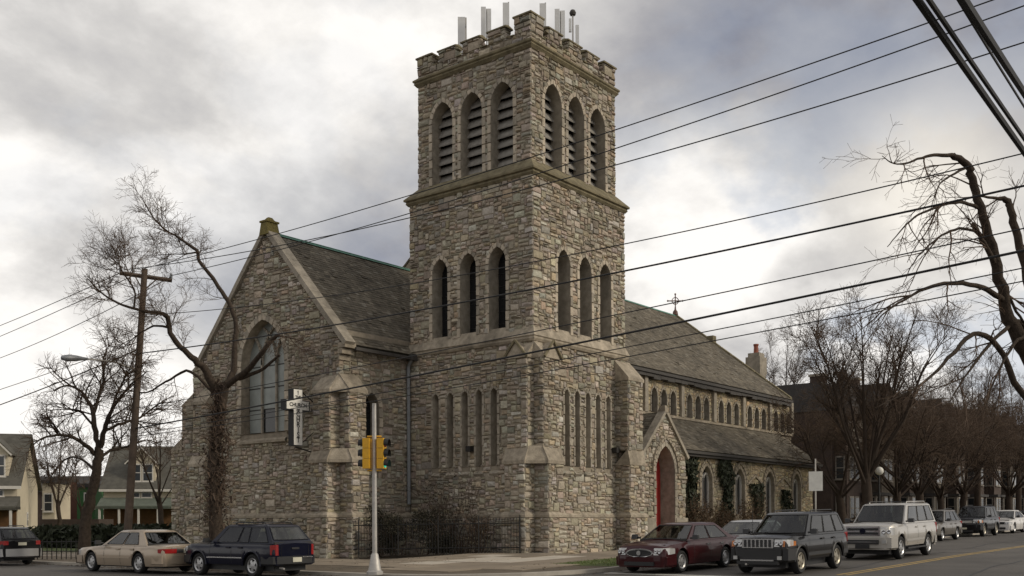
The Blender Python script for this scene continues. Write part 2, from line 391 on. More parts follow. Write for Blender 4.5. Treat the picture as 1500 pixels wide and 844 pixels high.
# ------------------------------------------------------------------ the church
church = thing('stone_church', 'rubble stone church with square battlemented corner tower and steep slate roofs', 'church', (0, 0, 0.35))
TW = 7.1; BI = 0.29
class FL:   # wall plane X = x, seen from -X; u runs along +Y
    def __init__(s, x): s.x = x; s.n = Vector((-1, 0, 0))
    def pt(s, u, z, off=0.0): return Vector((s.x - off, u, z))
class FR:   # wall plane Y = y, seen from -Y; u runs along +X
    def __init__(s, y): s.y = y; s.n = Vector((0, -1, 0))
    def pt(s, u, z, off=0.0): return Vector((u, s.y - off, z))

STONES = []
def stone_color(r):
    b = (0.36, 0.312, 0.244)
    v = max(0.42, min(1.62, r.gauss(1.0, 0.13))); q = r.random()
    if q < 0.15: c = (0.43, 0.392, 0.33)       # pale grey
    elif q < 0.28: c = (0.375, 0.308, 0.22)    # ochre
    elif q < 0.40: c = (0.295, 0.268, 0.226)     # dark grey
    else: c = b
    return tuple(min(0.62, x * v * r.uniform(0.95, 1.05)) for x in c)
def inside_poly(u, z, poly):
    r = False; n = len(poly); j = n - 1
    for i in range(n):
        ui, zi = poly[i]; uj, zj = poly[j]
        if (zi > z) != (zj > z) and u < (uj - ui) * (z - zi) / (zj - zi) + ui: r = not r
        j = i
    return r
def stones(fr, u0, u1, z0, z1, inside=None, holes=(), cw=0.112, ch=0.090, seed=1, wmax=5, proud=(0.018, 0.068), dark=1.0, tint=(1, 1, 1)):
    r = random.Random(seed)
    nu = max(1, round((u1 - u0) / cw)); nz = max(1, round((z1 - z0) / ch)); cw = (u1 - u0) / nu; ch = (z1 - z0) / nz
    free = [[True] * nu for _ in range(nz)]
    hb = [(min(p[0] for p in h), max(p[0] for p in h), min(p[1] for p in h), max(p[1] for p in h), h) for h in holes]
    for j in range(nz):
        z = z0 + (j + .5) * ch
        for i in range(nu):
            u = u0 + (i + .5) * cw
            if inside and not inside(u, z): free[j][i] = False; continue
            for a, b, c_, d, h in hb:
                if a < u < b and c_ < z < d and inside_poly(u, z, h): free[j][i] = False; break
    for j in range(nz):
        i = 0
        while i < nu:
            if not free[j][i]: i += 1; continue
            hh = r.choices((1, 2, 3), (0.22, 0.58, 0.20))[0]; ww = r.choices((2, 3, 4, 5, 6), (0.24, 0.32, 0.25, 0.14, 0.05))[0]
            if r.random() < .035: hh, ww = 4, 6
            ww = min(ww, wmax + 1)
            if hh == 1: ww = min(wmax, ww + 1)
            w_ = 0
            while w_ < ww and i + w_ < nu and free[j][i + w_]: w_ += 1
            if i + w_ == nu - 1 and free[j][nu - 1]: w_ += 1
            h_ = 1
            while h_ < hh and j + h_ < nz and all(free[j + h_][i + q] for q in range(w_)): h_ += 1
            for a in range(h_):
                for b in range(w_): free[j + a][i + b] = False
            ua, ub, za, zb = u0 + i * cw, u0 + (i + w_) * cw, z0 + j * ch, z0 + (j + h_) * ch
            jt = lambda s_=0.018: r.uniform(-s_, s_)
            gp = 0.009
            A = [(ua + gp + jt(.022), za + gp + jt(.024)), (ub - gp + jt(.022), za + gp + jt(.024)), (ub - gp + jt(.022), zb - gp + jt(.024)), (ua + gp + jt(.022), zb - gp + jt(.024))]
            pr = r.uniform(*proud); ins = r.uniform(0.014, 0.042)
            cu, cz = (ua + ub) / 2 + jt(.03), (za + zb) / 2 + jt(.03)
            B = []
            for (u, z) in A:
                B.append((u + (ins if u < cu else -ins) + jt(.008), z + (ins if z < cz else -ins) + jt(.008)))
            vs_ = [fr.pt(u, z, -0.02) for u, z in A] + [fr.pt(u, z, pr + jt(.018)) for u, z in B] + [fr.pt(cu, cz, pr + r.uniform(0.0, 0.05))]
            fs = [(0, 1, 5, 4), (1, 2, 6, 5), (2, 3, 7, 6), (3, 0, 4, 7), (4, 5, 8), (5, 6, 8), (6, 7, 8), (7, 4, 8)]
            c = stone_color(r); c = tuple(x * dark * t_ for x, t_ in zip(c, tint))
            ctr = fr.pt(cu, cz, 0); dv = CAM - ctr; d2 = dv.length_squared
            sc_ = (ub - ua) * (zb - za) * max(0.0, fr.n.dot(dv) / math.sqrt(d2)) / d2 if cz > 2.2 else 0
            STONES.append((sc_, vs_, fs, c))
            i += w_
def lancet(c, a, zb, ztop, k=1.6, n=7):
    zs = ztop - a * math.sqrt(2 * k - 1); R_ = k * a; ph = math.acos((R_ - a) / R_)
    right = [(c + a - R_ + R_ * math.cos(ph * i / n), zs + R_ * math.sin(ph * i / n)) for i in range(n + 1)]
    left = [(2 * c - u, z) for u, z in reversed(right[:-1])]
    return [(c - a, zb), (c + a, zb)] + right + left
def wall(fr, outline, holes, depth=0.0, off=0.0):
    """backing sheet with openings cut through"""
    polys = [[Vector((u, z, 0)) for u, z in outline]] + [[Vector((u, z, 0)) for u, z in h] for h in holes]
    tr = tessellate_polygon(polys); flat = [p for q in polys for p in q]
    return MB().add([fr.pt(p.x, p.y, off) for p in flat], [tuple(t) for t in tr])
def ring_blocks(c, a, zb, ztop, s, k=1.6, step=0.36):
    """(inner, outer) quads along jambs and arch"""
    zs = ztop - a * math.sqrt(2 * k - 1); R_ = k * a; ph = math.acos((R_ - a) / R_)
    R2 = R_ + s; ph2 = math.acos((R_ - a) / R2)
    L = []
    nj = max(1, round((zs - zb) / (step * 1.15))); 
    for i in range(nj): L.append(((c + a, zb + (zs - zb) * i / nj), (c + a + s, zb + (zs - zb) * i / nj)))
    na = max(3, round(ph * R_ / (step * .62)))
    for i in range(na + 1):
        t = i / na
        L.append(((c + a - R_ + R_ * math.cos(ph * t), zs + R_ * math.sin(ph * t)), (c + a - R_ + R2 * math.cos(ph2 * t), zs + R2 * math.sin(ph2 * t))))
    q = []
    for (i0, o0), (i1, o1) in zip(L, L[1:]):
        q.append([i0, o0, o1, i1]); q.append([(2 * c - u, z) for u, z in (i1, o1, o0, i0)])
    return q
def block(mb, fr, quad, o0, o1, r, shrink=0.012):
    cu = sum(p[0] for p in quad) / 4; cz = sum(p[1] for p in quad) / 4
    qs = []
    for u, z in quad:
        d = math.hypot(u - cu, z - cz); f = max(0.5, 1 - shrink / max(d, .02)); qs.append((cu + (u - cu) * f, cz + (z - cz) * f))
    o1 += r.uniform(-.012, .012)
    q2 = [(cu + (u - cu) * .93, cz + (z - cz) * .93) for u, z in qs]
    mb.hexa([fr.pt(u, z, o0) for u, z in qs] + [fr.pt(u, z, o1) for u, z in q2])
def reveal(mb, fr, poly, o0, o1):
    n = len(poly)
    for i in range(n):
        a, b = poly[i], poly[(i + 1) % n]
        mb.add([fr.pt(*a, o0), fr.pt(*b, o0), fr.pt(*b, o1), fr.pt(*a, o1)], [(0, 1, 2, 3)])
def inset_lancet(c, a, zb, zt, k, d): return lancet(c, a - d, zb, zt - d * 1.2, k)
def window(fr, c, a, zb, zt, depth, s=0.18, k=1.6, fill='louver', single=False, seed=0, sill=True, surround_off=0.06, m='dressed_grey', name='window', parent=None):
    r = random.Random(seed); P = parent or church
    mb = MB(); hole = lancet(c, a, zb, zt, k); reveal(mb, fr, hole, 0.03, -depth)
    if sill:   # sloping sill
        mb.add([fr.pt(c - a - s * .6, zb - .34, .13), fr.pt(c + a + s * .6, zb - .34, .13), fr.pt(c + a, zb + .12, -depth), fr.pt(c - a, zb + .12, -depth),
                fr.pt(c - a - s * .6, zb - .44, .04), fr.pt(c + a + s * .6, zb - .44, .04)], [(0, 1, 2, 3), (0, 1, 5, 4), (0, 3, 4), (1, 2, 5)])
    wo_ = None
    if not single:
        for q in ring_blocks(c, a, zb, zt, s, k): block(mb, fr, q, -.01, surround_off, r)
    wo_ = mb.build(name, m, P)
    if single:
        for q in ring_blocks(c, a, zb, zt, s, k):
            b = MB(); block(b, fr, q, -.01, surround_off, r); b.build('surround_stone', 'dressed_light' if r.random() < .65 else m, wo_)
    if fill == 'louver':
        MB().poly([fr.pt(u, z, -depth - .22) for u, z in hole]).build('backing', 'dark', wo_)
        n = 8; zsp = zt - a * math.sqrt(2 * k - 1)
        for i in range(n):
            z = zb + .16 + i * (zt - zb - .25) / n
            ww = a if z + .2 < zsp else max(.12, a * math.sqrt(max(0.02, 1 - ((z + .3 - zsp) / (zt - zsp)) ** 2)))
            zj = z + r.uniform(-.02, .02); tl = r.uniform(-.015, .015)
            b = MB(); b.hexa([fr.pt(c - ww, zj + tl, -depth + .16), fr.pt(c + ww, zj - tl, -depth + .16), fr.pt(c + ww, zj + .40, -depth - .10), fr.pt(c - ww, zj + .40, -depth - .10),
                              fr.pt(c - ww, zj + .06 + tl, -depth + .17), fr.pt(c + ww, zj + .06 - tl, -depth + .17), fr.pt(c + ww, zj + .46, -depth - .08), fr.pt(c - ww, zj + .46, -depth - .08)])
            b.build('louver', 'louver', wo_)
    elif fill == 'glass':
        pn = MB().poly([fr.pt(u, z, -depth) for u, z in hole]).build('pane', 'darkglass', wo_)
        b = MB(); z = zb + .45
        while z < zt - .2:
            b.add([fr.pt(c - a, z, -depth + .02), fr.pt(c + a, z, -depth + .02), fr.pt(c + a, z + .025, -depth + .02), fr.pt(c - a, z + .025, -depth + .02)], [(0, 1, 2, 3)]); z += .55
        if b.v: b.build('saddle_bar', 'iron', wo_)
    elif fill == 'blind':
        MB().poly([fr.pt(u, z, -depth) for u, z in hole]).build('niche_back', 'dressed_grey', wo_)
    return hole
def grow(c, a, zb, zt, k, d): return lancet(c, a + d, zb - .25, zt + d * 1.25, k)

# ---- tower walls, lower and middle stages
for side in (0, 1):
    fr = FL(0) if side == 0 else FR(0)
    slits = (2.11, 2.96, 3.77, 4.63, 5.5) if side == 0 else (2.35, 3.14, 3.97, 4.79, 5.63)
    mids = (1.9, 3.55, 5.22) if side == 0 else (2.17, 3.82, 5.44)
    holes, keep = [], []
    for i, c in enumerate(slits):
        holes.append(window(fr, c, .17, 4.1, 7.42, .34, .13, 1.35, 'blind', seed=i + side * 20, name='niche', surround_off=0.05)); keep.append(grow(c, .17, 4.1, 7.42, 1.15, .06))
    for i, c in enumerate(mids):
        holes.append(window(fr, c, .46, 9.82, 13.48, .62, .20, 1.55, 'glass', single=True, seed=100 + i + side * 20)); keep.append(grow(c, .46, 9.82, 13.48, 1.55, .10))
    wall(fr, [(0, 0), (TW, 0), (TW, 16.6), (0, 16.6)], holes).build('tower_wall', 'mortar', church)
    stones(fr, -.04, TW + (.04 if side else 0), .2, 16.3, holes=keep, seed=11 + side)
    # belfry
    fb = FL(BI) if side == 0 else FR(BI)
    holes, keep = [], []
    for i, c in enumerate((1.84, 3.57, 5.3)):
        holes.append(window(fb, c, .61, 16.98, 20.66, .55, .21, 1.5, 'louver', single=True, seed=200 + i + side * 20, sill=True)); keep.append(grow(c, .61, 16.98, 20.66, 1.5, .11))
    wall(fb, [(BI, 16.4), (TW - BI, 16.4), (TW - BI, 22.5), (BI, 22.5)], holes).build('belfry_wall', 'mortar', church)
    stones(fb, BI - .04, TW - BI + .02, 16.75, 21.78, holes=keep, seed=31 + side, dark=.95)
    stones(fb, BI - .04, TW - BI + .02, 22.0, 22.48, seed=41 + side, dark=.92)
# far sides of the tower and its roof
mb = MB(); mb.poly([(TW, 0, 0), (TW, TW, 0), (TW, TW, 16.6), (TW, 0, 16.6)]); mb.poly([(0, TW, 0), (TW, TW, 0), (TW, TW, 16.6), (0, TW, 16.6)])
q = TW - BI
mb.poly([(q, BI, 16.4), (q, q, 16.4), (q, q, 22.5), (q, BI, 22.5)]); mb.poly([(BI, q, 16.4), (q, q, 16.4), (q, q, 22.5), (BI, q, 22.5)])
mb.build('tower_rear_wall', 'mortar', church)
MB().poly([(BI, BI, 22.05), (q, BI, 22.05), (q, q, 22.05), (BI, q, 22.05)]).build('tower_roof', 'gutter', church)
def band(prof, lo, hi, name, m, parent=None):
    mb = MB(); n = len(prof)
    cs = [(lo, lo, -1, -1), (hi, lo, 1, -1), (hi, hi, 1, 1), (lo, hi, -1, 1)]
    for x, y, sx, sy in cs: mb.v.extend([(x + sx * o, y + sy * o, z) for o, z in prof])
    for i in range(4):
        for j in range(n - 1):
            a = i * n + j; b = ((i + 1) % 4) * n + j; mb.f.append((a, b, b + 1, a + 1))
    return mb.build(name, m, parent or church)
band([(-.1, 9.22), (.10, 9.24), (.16, 9.34), (.15, 9.42), (.20, 9.46), (.17, 9.52), (-.02, 9.98), (-.1, 10.0)], 0, TW, 'string_course', 'dressed')
band([(-.1, 16.2), (.06, 16.2), (.14, 16.3), (.12, 16.38), (.21, 16.42), (.21, 16.5), (-.02, 16.74), (-.31, 17.05), (-.4, 17.06)], 0, TW, 'belfry_sill', 'mossy')
band([(-.1, 21.7), (.05, 21.72), (.15, 21.84), (.13, 21.9), (.19, 21.95), (.19, 22.02), (.04, 22.14), (-.1, 22.15)], BI, TW - BI, 'parapet_cornice', 'mossy')
band([(-.05, 1.86), (.13, 1.86), (.13, 1.96), (-.02, 2.12), (-.05, 2.12)], 0, TW, 'plinth_course', 'dressed')
for side in (0, 1):
    fr = FL(-.10) if side == 0 else FR(-.10)
    wall(fr, [(0, 0), (TW, 0), (TW, 1.9), (0, 1.9)], []).build('plinth_wall', 'mortar', church)
    stones(fr, 0, TW, .15, 1.84, seed=51 + side)
# parapet backs, merlons with weathered caps
mb = MB()
for a in (BI, TW - BI - .42):
    mb.box(a + .02, a + .40, BI + .02, TW - BI - .02, 22.0, 22.46); mb.box(BI + .42, TW - BI - .42, a + .02, a + .40, 22.0, 22.46)
mb.build('parapet_core', 'mossy', church)
def merlon(x0, x1, y0, y1, z0, z1, corner=False, seed=0):
    r = random.Random(seed)
    m_ = MB().box(x0 + .02, x1 - .02, y0 + .02, y1 - .02, z0, z1).build('merlon', 'mortar', church)
    o = .07
    b = MB(); zt = z1 + .16
    cx_, cy_ = (x0 + x1) / 2, (y0 + y1) / 2
    if corner:
        b.add([(x0 - o, y0 - o, z1), (x1 + o, y0 - o, z1), (x1 + o, y1 + o, z1), (x0 - o, y1 + o, z1), (x0 - o, y0 - o, z1 + .07), (x1 + o, y0 - o, z1 + .07), (x1 + o, y1 + o, z1 + .07), (x0 - o, y1 + o, z1 + .07), (cx_, cy_, zt + .12)],
              [(0, 1, 5, 4), (1, 2, 6, 5), (2, 3, 7, 6), (3, 0, 4, 7), (4, 5, 8), (5, 6, 8), (6, 7, 8), (7, 4, 8), (0, 1, 2, 3)])
    else:
        if x1 - x0 > y1 - y0: rd = [(x0 - .03, cy_, zt), (x1 + .03, cy_, zt)]; ix = 0
        else: rd = [(cx_, y0 - .03, zt), (cx_, y1 + .03, zt)]; ix = 1
        v = [(x0 - o, y0 - o, z1), (x1 + o, y0 - o, z1), (x1 + o, y1 + o, z1), (x0 - o, y1 + o, z1)]
        v += [(x, y, z + .06) for x, y, z in v] + rd
        if ix == 0: fs = [(4, 5, 9, 8), (6, 7, 8, 9), (4, 8, 7), (5, 6, 9)]
        else: fs = [(4, 5, 8), (5, 6, 9, 8), (6, 7, 9), (7, 4, 8, 9)]
        b.add(v, [(0, 1, 5, 4), (1, 2, 6, 5), (2, 3, 7, 6), (3, 0, 4, 7), (0, 1, 2, 3)] + fs)
    b.build('merlon_cap', 'mossy', m_)
    stones(FL(x0), y0 - .01, y1 + .01, z0, z1, seed=seed, ch=.11, dark=.92); stones(FR(y0), x0 - .01, x1 + .01, z0, z1, seed=seed + 1, ch=.11, dark=.92)
    stones(FR(y0 if False else y0), x0, x0, z0, z0) if False else None
lo, hi = BI - .02, TW - BI + .02
merlon(lo, lo + .86, lo, lo + .86, 22.46, 23.18, True, 301)
for i, (a, b) in enumerate(((1.66, 2.6), (3.12, 4.1), (4.52, 5.5))):
    merlon(lo, lo + .42, a, b, 22.46, 22.98, False, 310 + i * 2); merlon(a - .1, b - .1, lo, lo + .42, 22.46, 22.98, False, 330 + i * 2)
    merlon(hi - .42, hi, a, b, 22.46, 22.98, False, 350 + i * 2); merlon(a, b, hi - .42, hi, 22.46, 22.98, False, 370 + i * 2)
merlon(lo, lo + .5, hi - .9, hi, 22.46, 23.0, True, 390); merlon(hi - .95, hi, lo, lo + .5, 22.46, 23.0, True, 392); merlon(hi - .9, hi, hi - .9, hi, 22.46, 23.0, True, 394)
for i, (a, b) in enumerate(((lo + .9, 1.58), (2.68, 3.04), (4.18, 4.44), (5.58, hi - .98))):   # low copings in the gaps
    MB().prism([(lo - .06, a, 22.46), (lo + .45, a, 22.46), (lo + .45, a, 22.5), (lo + .2, a, 22.58), (lo - .06, a, 22.5)], (0, b - a, 0)).build('gap_coping', 'mossy', church)
    MB().prism([(a, lo - .06, 22.46), (a, lo + .45, 22.46), (a, lo + .45, 22.5), (a, lo + .2, 22.58), (a, lo - .06, 22.5)], (b - a, 0, 0)).build('gap_coping', 'mossy', church)

# ---- buttresses
def buttress(kind_, plane, u0, u1, stages, seed, gablet=False, base=None):
    """kind_ 'L' stands on a wall X=plane, 'R' on a wall Y=plane; stages = [(z0, z1, projection), ...]"""
    f = (lambda u, z, o: Vector((plane - o, u, z))) if kind_ == 'L' else (lambda u, z, o: Vector((u, plane - o, z)))
    root = None
    for i, (z0, z1, pr) in enumerate(stages):
        mb = MB(); mb.hexa([f(u0, z0, 0), f(u1, z0, 0), f(u1, z0, pr), f(u0, z0, pr), f(u0, z1, 0), f(u1, z1, 0), f(u1, z1, pr), f(u0, z1, pr)])
        o = mb.build('buttress', 'mortar', church)
        if kind_ == 'L': stones(FL(plane - pr), u0 - .03, u1, z0, z1, seed=seed + i * 3, wmax=4); stones(FR(u0), plane - pr - .02, plane, z0, z1, seed=seed + i * 3 + 1, wmax=4)
        else: stones(FR(plane - pr), u0 - .03, u1, z0, z1, seed=seed + i * 3, wmax=4); stones(FL(u0), plane - pr - .02, plane, z0, z1, seed=seed + i * 3 + 1, wmax=4)
        nx = stages[i + 1][2] if i + 1 < len(stages) else 0.0
        zt = stages[i + 1][0] if i + 1 < len(stages) else z1 + pr * 1.3
        e = .07
        cp = MB(); v = [f(u0 - e, z1 - .02, 0), f(u1 + e, z1 - .02, 0), f(u1 + e, z1 - .02, pr + e), f(u0 - e, z1 - .02, pr + e), f(u1 + e, z1 + .12, pr + e), f(u0 - e, z1 + .12, pr + e), f(u1 + (e if nx else e * .5), zt + .06, nx + .0), f(u0 - e, zt + .06, nx + .0)]
        cp.add(v, [(0, 1, 2, 3), (3, 2, 4, 5), (5, 4, 6, 7), (0, 3, 5, 7), (1, 2, 4, 6)])
        cp.build('weathering', 'dressed', o)
        if base and i == 0:
            MB().hexa([f(u0 - .1, 0, 0), f(u1 + .1, 0, 0), f(u1 + .1, 0, pr + .1), f(u0 - .1, 0, pr + .1), f(u0 - .1, base, 0), f(u1 + .1, base, 0), f(u1 + .1, base, pr + .1), f(u0 - .1, base, pr + .1)]).build('buttress_plinth', 'mortar', o)
            if kind_ == 'L': stones(FL(plane - pr - .1), u0 - .13, u1 + .1, .15, base, seed=seed + 70, wmax=4); stones(FR(u0 - .1), plane - pr - .12, plane - .1, .15, base, seed=seed + 71, wmax=4)
            else: stones(FR(plane - pr - .1), u0 - .13, u1 + .1, .15, base, seed=seed + 70, wmax=4); stones(FL(u0 - .1), plane - pr - .12, plane - .1, .15, base, seed=seed + 71, wmax=4)
            b2 = MB(); e2_ = .16
            v = [f(u0 - e2_, base, 0), f(u1 + e2_, base, 0), f(u1 + e2_, base, pr + e2_), f(u0 - e2_, base, pr + e2_), f(u0 - e2_, base + .1, 0), f(u1 + e2_, base + .1, 0), f(u1 + e2_, base + .1, pr + e2_), f(u0 - e2_, base + .1, pr + e2_)]
            b2.hexa(v); b2.add([v[7], v[6], f(u1, base + .26, pr - .01), f(u0, base + .26, pr - .01), f(u0, base + .26, 0), v[4]], [(0, 1, 2, 3), (0, 3, 4, 5)]); b2.build('plinth_moulding', 'dressed', o)
    return root
buttress('L', 0, 0, 1.05, [(.1, 4.1, .66), (4.75, 8.55, .46)], 400, base=1.86)
buttress('R', 0, 0, 1.05, [(.1, 4.1, .74), (4.75, 8.55, .52)], 420, base=1.86)
buttress('R', 0, 6.25, 7.5, [(.1, 4.3, .78), (4.95, 8.2, .72)], 440, base=1.86)
# diamond-shaped hip where the corner weatherings meet, and gablets under the string course
def corner_cap(px_, py_, ax, ay, bx_, by_, z, zt_):   # diagonal hip filling the angle between two buttress weatherings
    MB().add([(px_ - ax, py_, z), (px_, py_ - ay, z), (px_ - ax, py_, z + .13), (px_, py_ - ay, z + .13), (px_ - bx_, py_, zt_), (px_, py_ - by_, zt_), (px_, py_, z)],
             [(0, 1, 3, 2), (2, 3, 5, 4), (0, 1, 6)]).build('corner_weathering', 'dressed', church)
corner_cap(0, 0, .735, .815, .45, .51, 4.08, 4.83)
mb = MB()
mb.add([(-.56, -.08, 8.5), (-.56, 1.13, 8.5), (-.56, .52, 9.2), (0, -.08, 8.5), (0, 1.13, 8.5), (0, .52, 9.2)], [(0, 1, 2), (0, 2, 5, 3), (1, 4, 5, 2)])
mb.add([(-.08, -.62, 8.5), (1.13, -.62, 8.5), (.52, -.62, 9.2), (-.08, 0, 8.5), (1.13, 0, 8.5), (.52, 0, 9.2)], [(0, 1, 2), (0, 2, 5, 3), (1, 4, 5, 2)])
mb.build('gablet', 'dressed', church)
for p, s_ in (((-.60, 0), 'L'), ((0, -.66), 'R')):
    mb = MB()
    for a, b in (((-.1, 8.52), (.52, 9.24)), ((1.14, 8.52), (.52, 9.24))):
        if s_ == 'L': mb.tube([(p[0], a[0], a[1]), (p[0], b[0], b[1])], .06, 5)
        else: mb.tube([(a[0], p[1], a[1]), (b[0], p[1], b[1])], .06, 5)
    mb.build('gablet_moulding', 'mossy', church)
# small black floodlights on the tower
for fr_, u, z in ((FL(0), 3.36, 4.85), (FR(0), 6.0, 4.95)):
    p = fr_.pt(u, z, .2); b = MB().box(p.x - .13, p.x + .13, p.y - .13, p.y + .13, p.z - .11, p.z + .13); b.tube([fr_.pt(u, z, 0), fr_.pt(u, z, .12)], .03); b.build('floodlight', 'iron', church)

# ---- gabled wing on the left with the big traceried window
WX = -4.28; WY0, WY1, WC = 7.18, 16.85, 12.02; WE, WP = 9.7, 15.0
fw = FL(WX)
big = lancet(12.32, 1.55, 5.8, 11.0, 1.345, 12)
slope = lambda u: WE + (WP - WE) * (1 - abs(u - WC) / (WY1 - WC))
mb = MB(); reveal(mb, fw, big, .04, -.45)
r_ = random.Random(5)
bw = None
mb.add([fw.pt(10.6, 5.35, .16), fw.pt(14.04, 5.35, .16), fw.pt(14.04, 5.46, .16), fw.pt(10.6, 5.46, .16), fw.pt(10.77, 5.86, -.45), fw.pt(13.87, 5.86, -.45), fw.pt(10.6, 5.3, 0), fw.pt(14.04, 5.3, 0)], [(0, 1, 2, 3), (3, 2, 5, 4), (0, 1, 7, 6)])
bw = mb.build('great_window', 'dressed', church)
for q_ in ring_blocks(12.32, 1.55, 5.8, 11.0, .30, 1.345, .42):
    b = MB(); block(b, fw, q_, -.01, .07, r_); b.build('surround_stone', 'dressed_light' if r_.random() < .6 else 'dressed_grey', bw)
def bar2(mb, fr, pts, wd, o0, o1):
    for (u0, z0), (u1, z1) in zip(pts, pts[1:]):
        d = math.hypot(u1 - u0, z1 - z0); nx, nz_ = -(z1 - z0) / d * wd / 2, (u1 - u0) / d * wd / 2; ex, ez = (u1 - u0) / d * wd * .2, (z1 - z0) / d * wd * .2
        q = [(u0 + nx - ex, z0 + nz_ - ez), (u0 - nx - ex, z0 - nz_ - ez), (u1 - nx + ex, z1 - nz_ + ez), (u1 + nx + ex, z1 + nz_ + ez)]
        mb.hexa([fr.pt(u, z, o0) for u, z in q] + [fr.pt(u, z, o1) for u, z in q])
mb = MB(); m1, m2 = 11.82 - .0, 12.83
for m_ in (11.8, 12.84): bar2(mb, fw, [(m_, 5.8), (m_, 9.0)], .10, -.45, -.30)
ins = lambda a, b, n=8: [(a + (b - a) * i / n) for i in range(n + 1)]
# intersecting tracery: arcs springing from the mullions with the arch's own radius
Rb = 1.345 * 1.55
for m_ in (11.8, 12.84):
    for sg in (1, -1):
        pts = []
        for i in range(12):
            t = .96 * i / 11; u = m_ + sg * (Rb - Rb * math.cos(t)); z = 9.0 + Rb * math.sin(t)
            if inside_poly(u, z, big): pts.append((u, z))
        if len(pts) > 1: bar2(mb, fw, pts, .09, -.45, -.31)
mb.build('tracery', 'dressed_grey', bw)
lz = [5.86, 6.95, 7.95, 8.95, 11.0]; lu = [10.77, 11.8, 12.84, 13.87]
for i in range(3):
    for j in range(3):
        MB().poly([fw.pt(lu[i] + .05, lz[j] + .03, -.40), fw.pt(lu[i + 1] - .05, lz[j] + .03, -.40), fw.pt(lu[i + 1] - .05, lz[j + 1] - .03, -.40), fw.pt(lu[i] + .05, lz[j + 1] - .03, -.40)]).build('pane', 'darkglass' if (i, j) == (1, 0) else 'leadglass', bw)
MB().poly([fw.pt(u, z, -.42) for u, z in lancet(12.32, 1.55, 8.92, 11.0, 1.345, 12)]).build('tracery_glass', 'leadglass', bw)
b = MB()
for j in (1, 2, 3): b.add([fw.pt(10.77, lz[j] - .03, -.405), fw.pt(13.87, lz[j] - .03, -.405), fw.pt(13.87, lz[j] + .03, -.405), fw.pt(10.77, lz[j] + .03, -.405)], [(0, 1, 2, 3)])
b.build('glazing_bar', 'iron', bw)
out = [(WY0, 0), (WY1, 0), (WY1, WE), (WC, WP), (WY0, WE)]
wall(fw, out, [big]).build('gable_wall', 'mortar', church)
stones(fw, WY0 - .03, WY1 + .03, .15, WP, inside=lambda u, z: z < slope(u) - .05, holes=[lancet(12.32, 1.70, 5.42, 11.2, 1.345, 10)], seed=61, dark=.93)
# side wall of the wing, its lancet
fs_ = FR(WY0)
h_ = window(fs_, -2.42, .43, 4.55, 7.4, .5, .26, 1.5, 'glass', single=True, seed=501, name='lancet_window')
wall(fs_, [(WX, 0), (0.1, 0), (0.1, 10), (WX, 10)], [h_]).build('wing_side_wall', 'mortar', church)
stones(fs_, WX - .03, 0, .15, 9.75, holes=[grow(-2.42, .43, 4.55, 7.4, 1.5, .14)], seed=62, dark=.93)
mb = MB(); mb.poly([(WX, WY1, 0), (6.4, WY1, 0), (6.4, WY1, WE), (WX, WY1, WE)]); mb.build('wing_far_wall', 'mortar', church)
stones(FL(WX - .1), WY0, WY1, .15, 1.9, seed=64, dark=.9); stones(FR(WY0 - .1), WX, 0, .15, 1.9, seed=65, dark=.9)
b = MB()
b.add([fw.pt(WY0 - .1, 1.9, .14), fw.pt(WY1 + .1, 1.9, .14), fw.pt(WY1 + .1, 2.0, .14), fw.pt(WY0 - .1, 2.0, .14), fw.pt(WY1, 2.16, 0), fw.pt(WY0, 2.16, 0), fw.pt(WY0 - .1, 1.9, 0), fw.pt(WY1 + .1, 1.9, 0)], [(0, 1, 2, 3), (3, 2, 4, 5), (0, 1, 7, 6)])
b.add([fs_.pt(WX - .1, 1.9, .14), fs_.pt(0, 1.9, .14), fs_.pt(0, 2.0, .14), fs_.pt(WX - .1, 2.0, .14), fs_.pt(0, 2.16, 0), fs_.pt(WX, 2.16, 0), fs_.pt(WX - .1, 1.9, 0), fs_.pt(0, 1.9, 0)], [(0, 1, 2, 3), (3, 2, 4, 5), (0, 1, 7, 6)])
b.build('plinth_course', 'dressed', church)
buttress('L', WX, WY0, WY0 + 1.05, [(.1, 4.25, .72), (4.75, 7.25, .56)], 600, base=1.9)
buttress('R', WY0, WX, WX + .95, [(.1, 4.25, .78), (4.75, 7.25, .62)], 620, base=1.9)
corner_cap(WX, WY0, .635, .695, .03, .03, 7.23, 8.1); corner_cap(WX, WY0, .795, .855, .55, .61, 4.23, 4.83)
buttress('L', WX, WY1 - 1.0, WY1 + .1, [(.1, 4.4, .75), (4.9, 7.4, .55)], 640, base=1.9)
# big stepped buttress at the wing's far corner, seen from the front
for i, (z0, z1, y1) in enumerate(((.1, 5.35, 19.6), (5.35, 7.5, 18.7), (7.5, 9.2, 17.75))):
    o = MB().box(WX + .02, WX + 1.1, WY1 - .1, y1, z0, z1).build('buttress', 'mortar', church)
    stones(FL(WX + .02), WY1, y1, z0, z1, seed=660 + i, dark=.9); stones(FR(WY1), WX, WX + 1, z0, z1, seed=666 + i) if False else None
    nxt = (19.6, 18.7, 17.75, 16.9)[i + 1]
    MB().add([(WX - .04, nxt - .05, z1 + .55), (WX - .04, y1 + .06, z1 - .02), (WX - .04, nxt - .05, z1 - .02), (WX + 1.15, nxt - .05, z1 + .55), (WX + 1.15, y1 + .06, z1 - .02), (WX + 1.15, nxt - .05, z1 - .02)], [(0, 1, 2), (0, 1, 4, 3), (3, 4, 5)]).build('weathering', 'dressed', o)
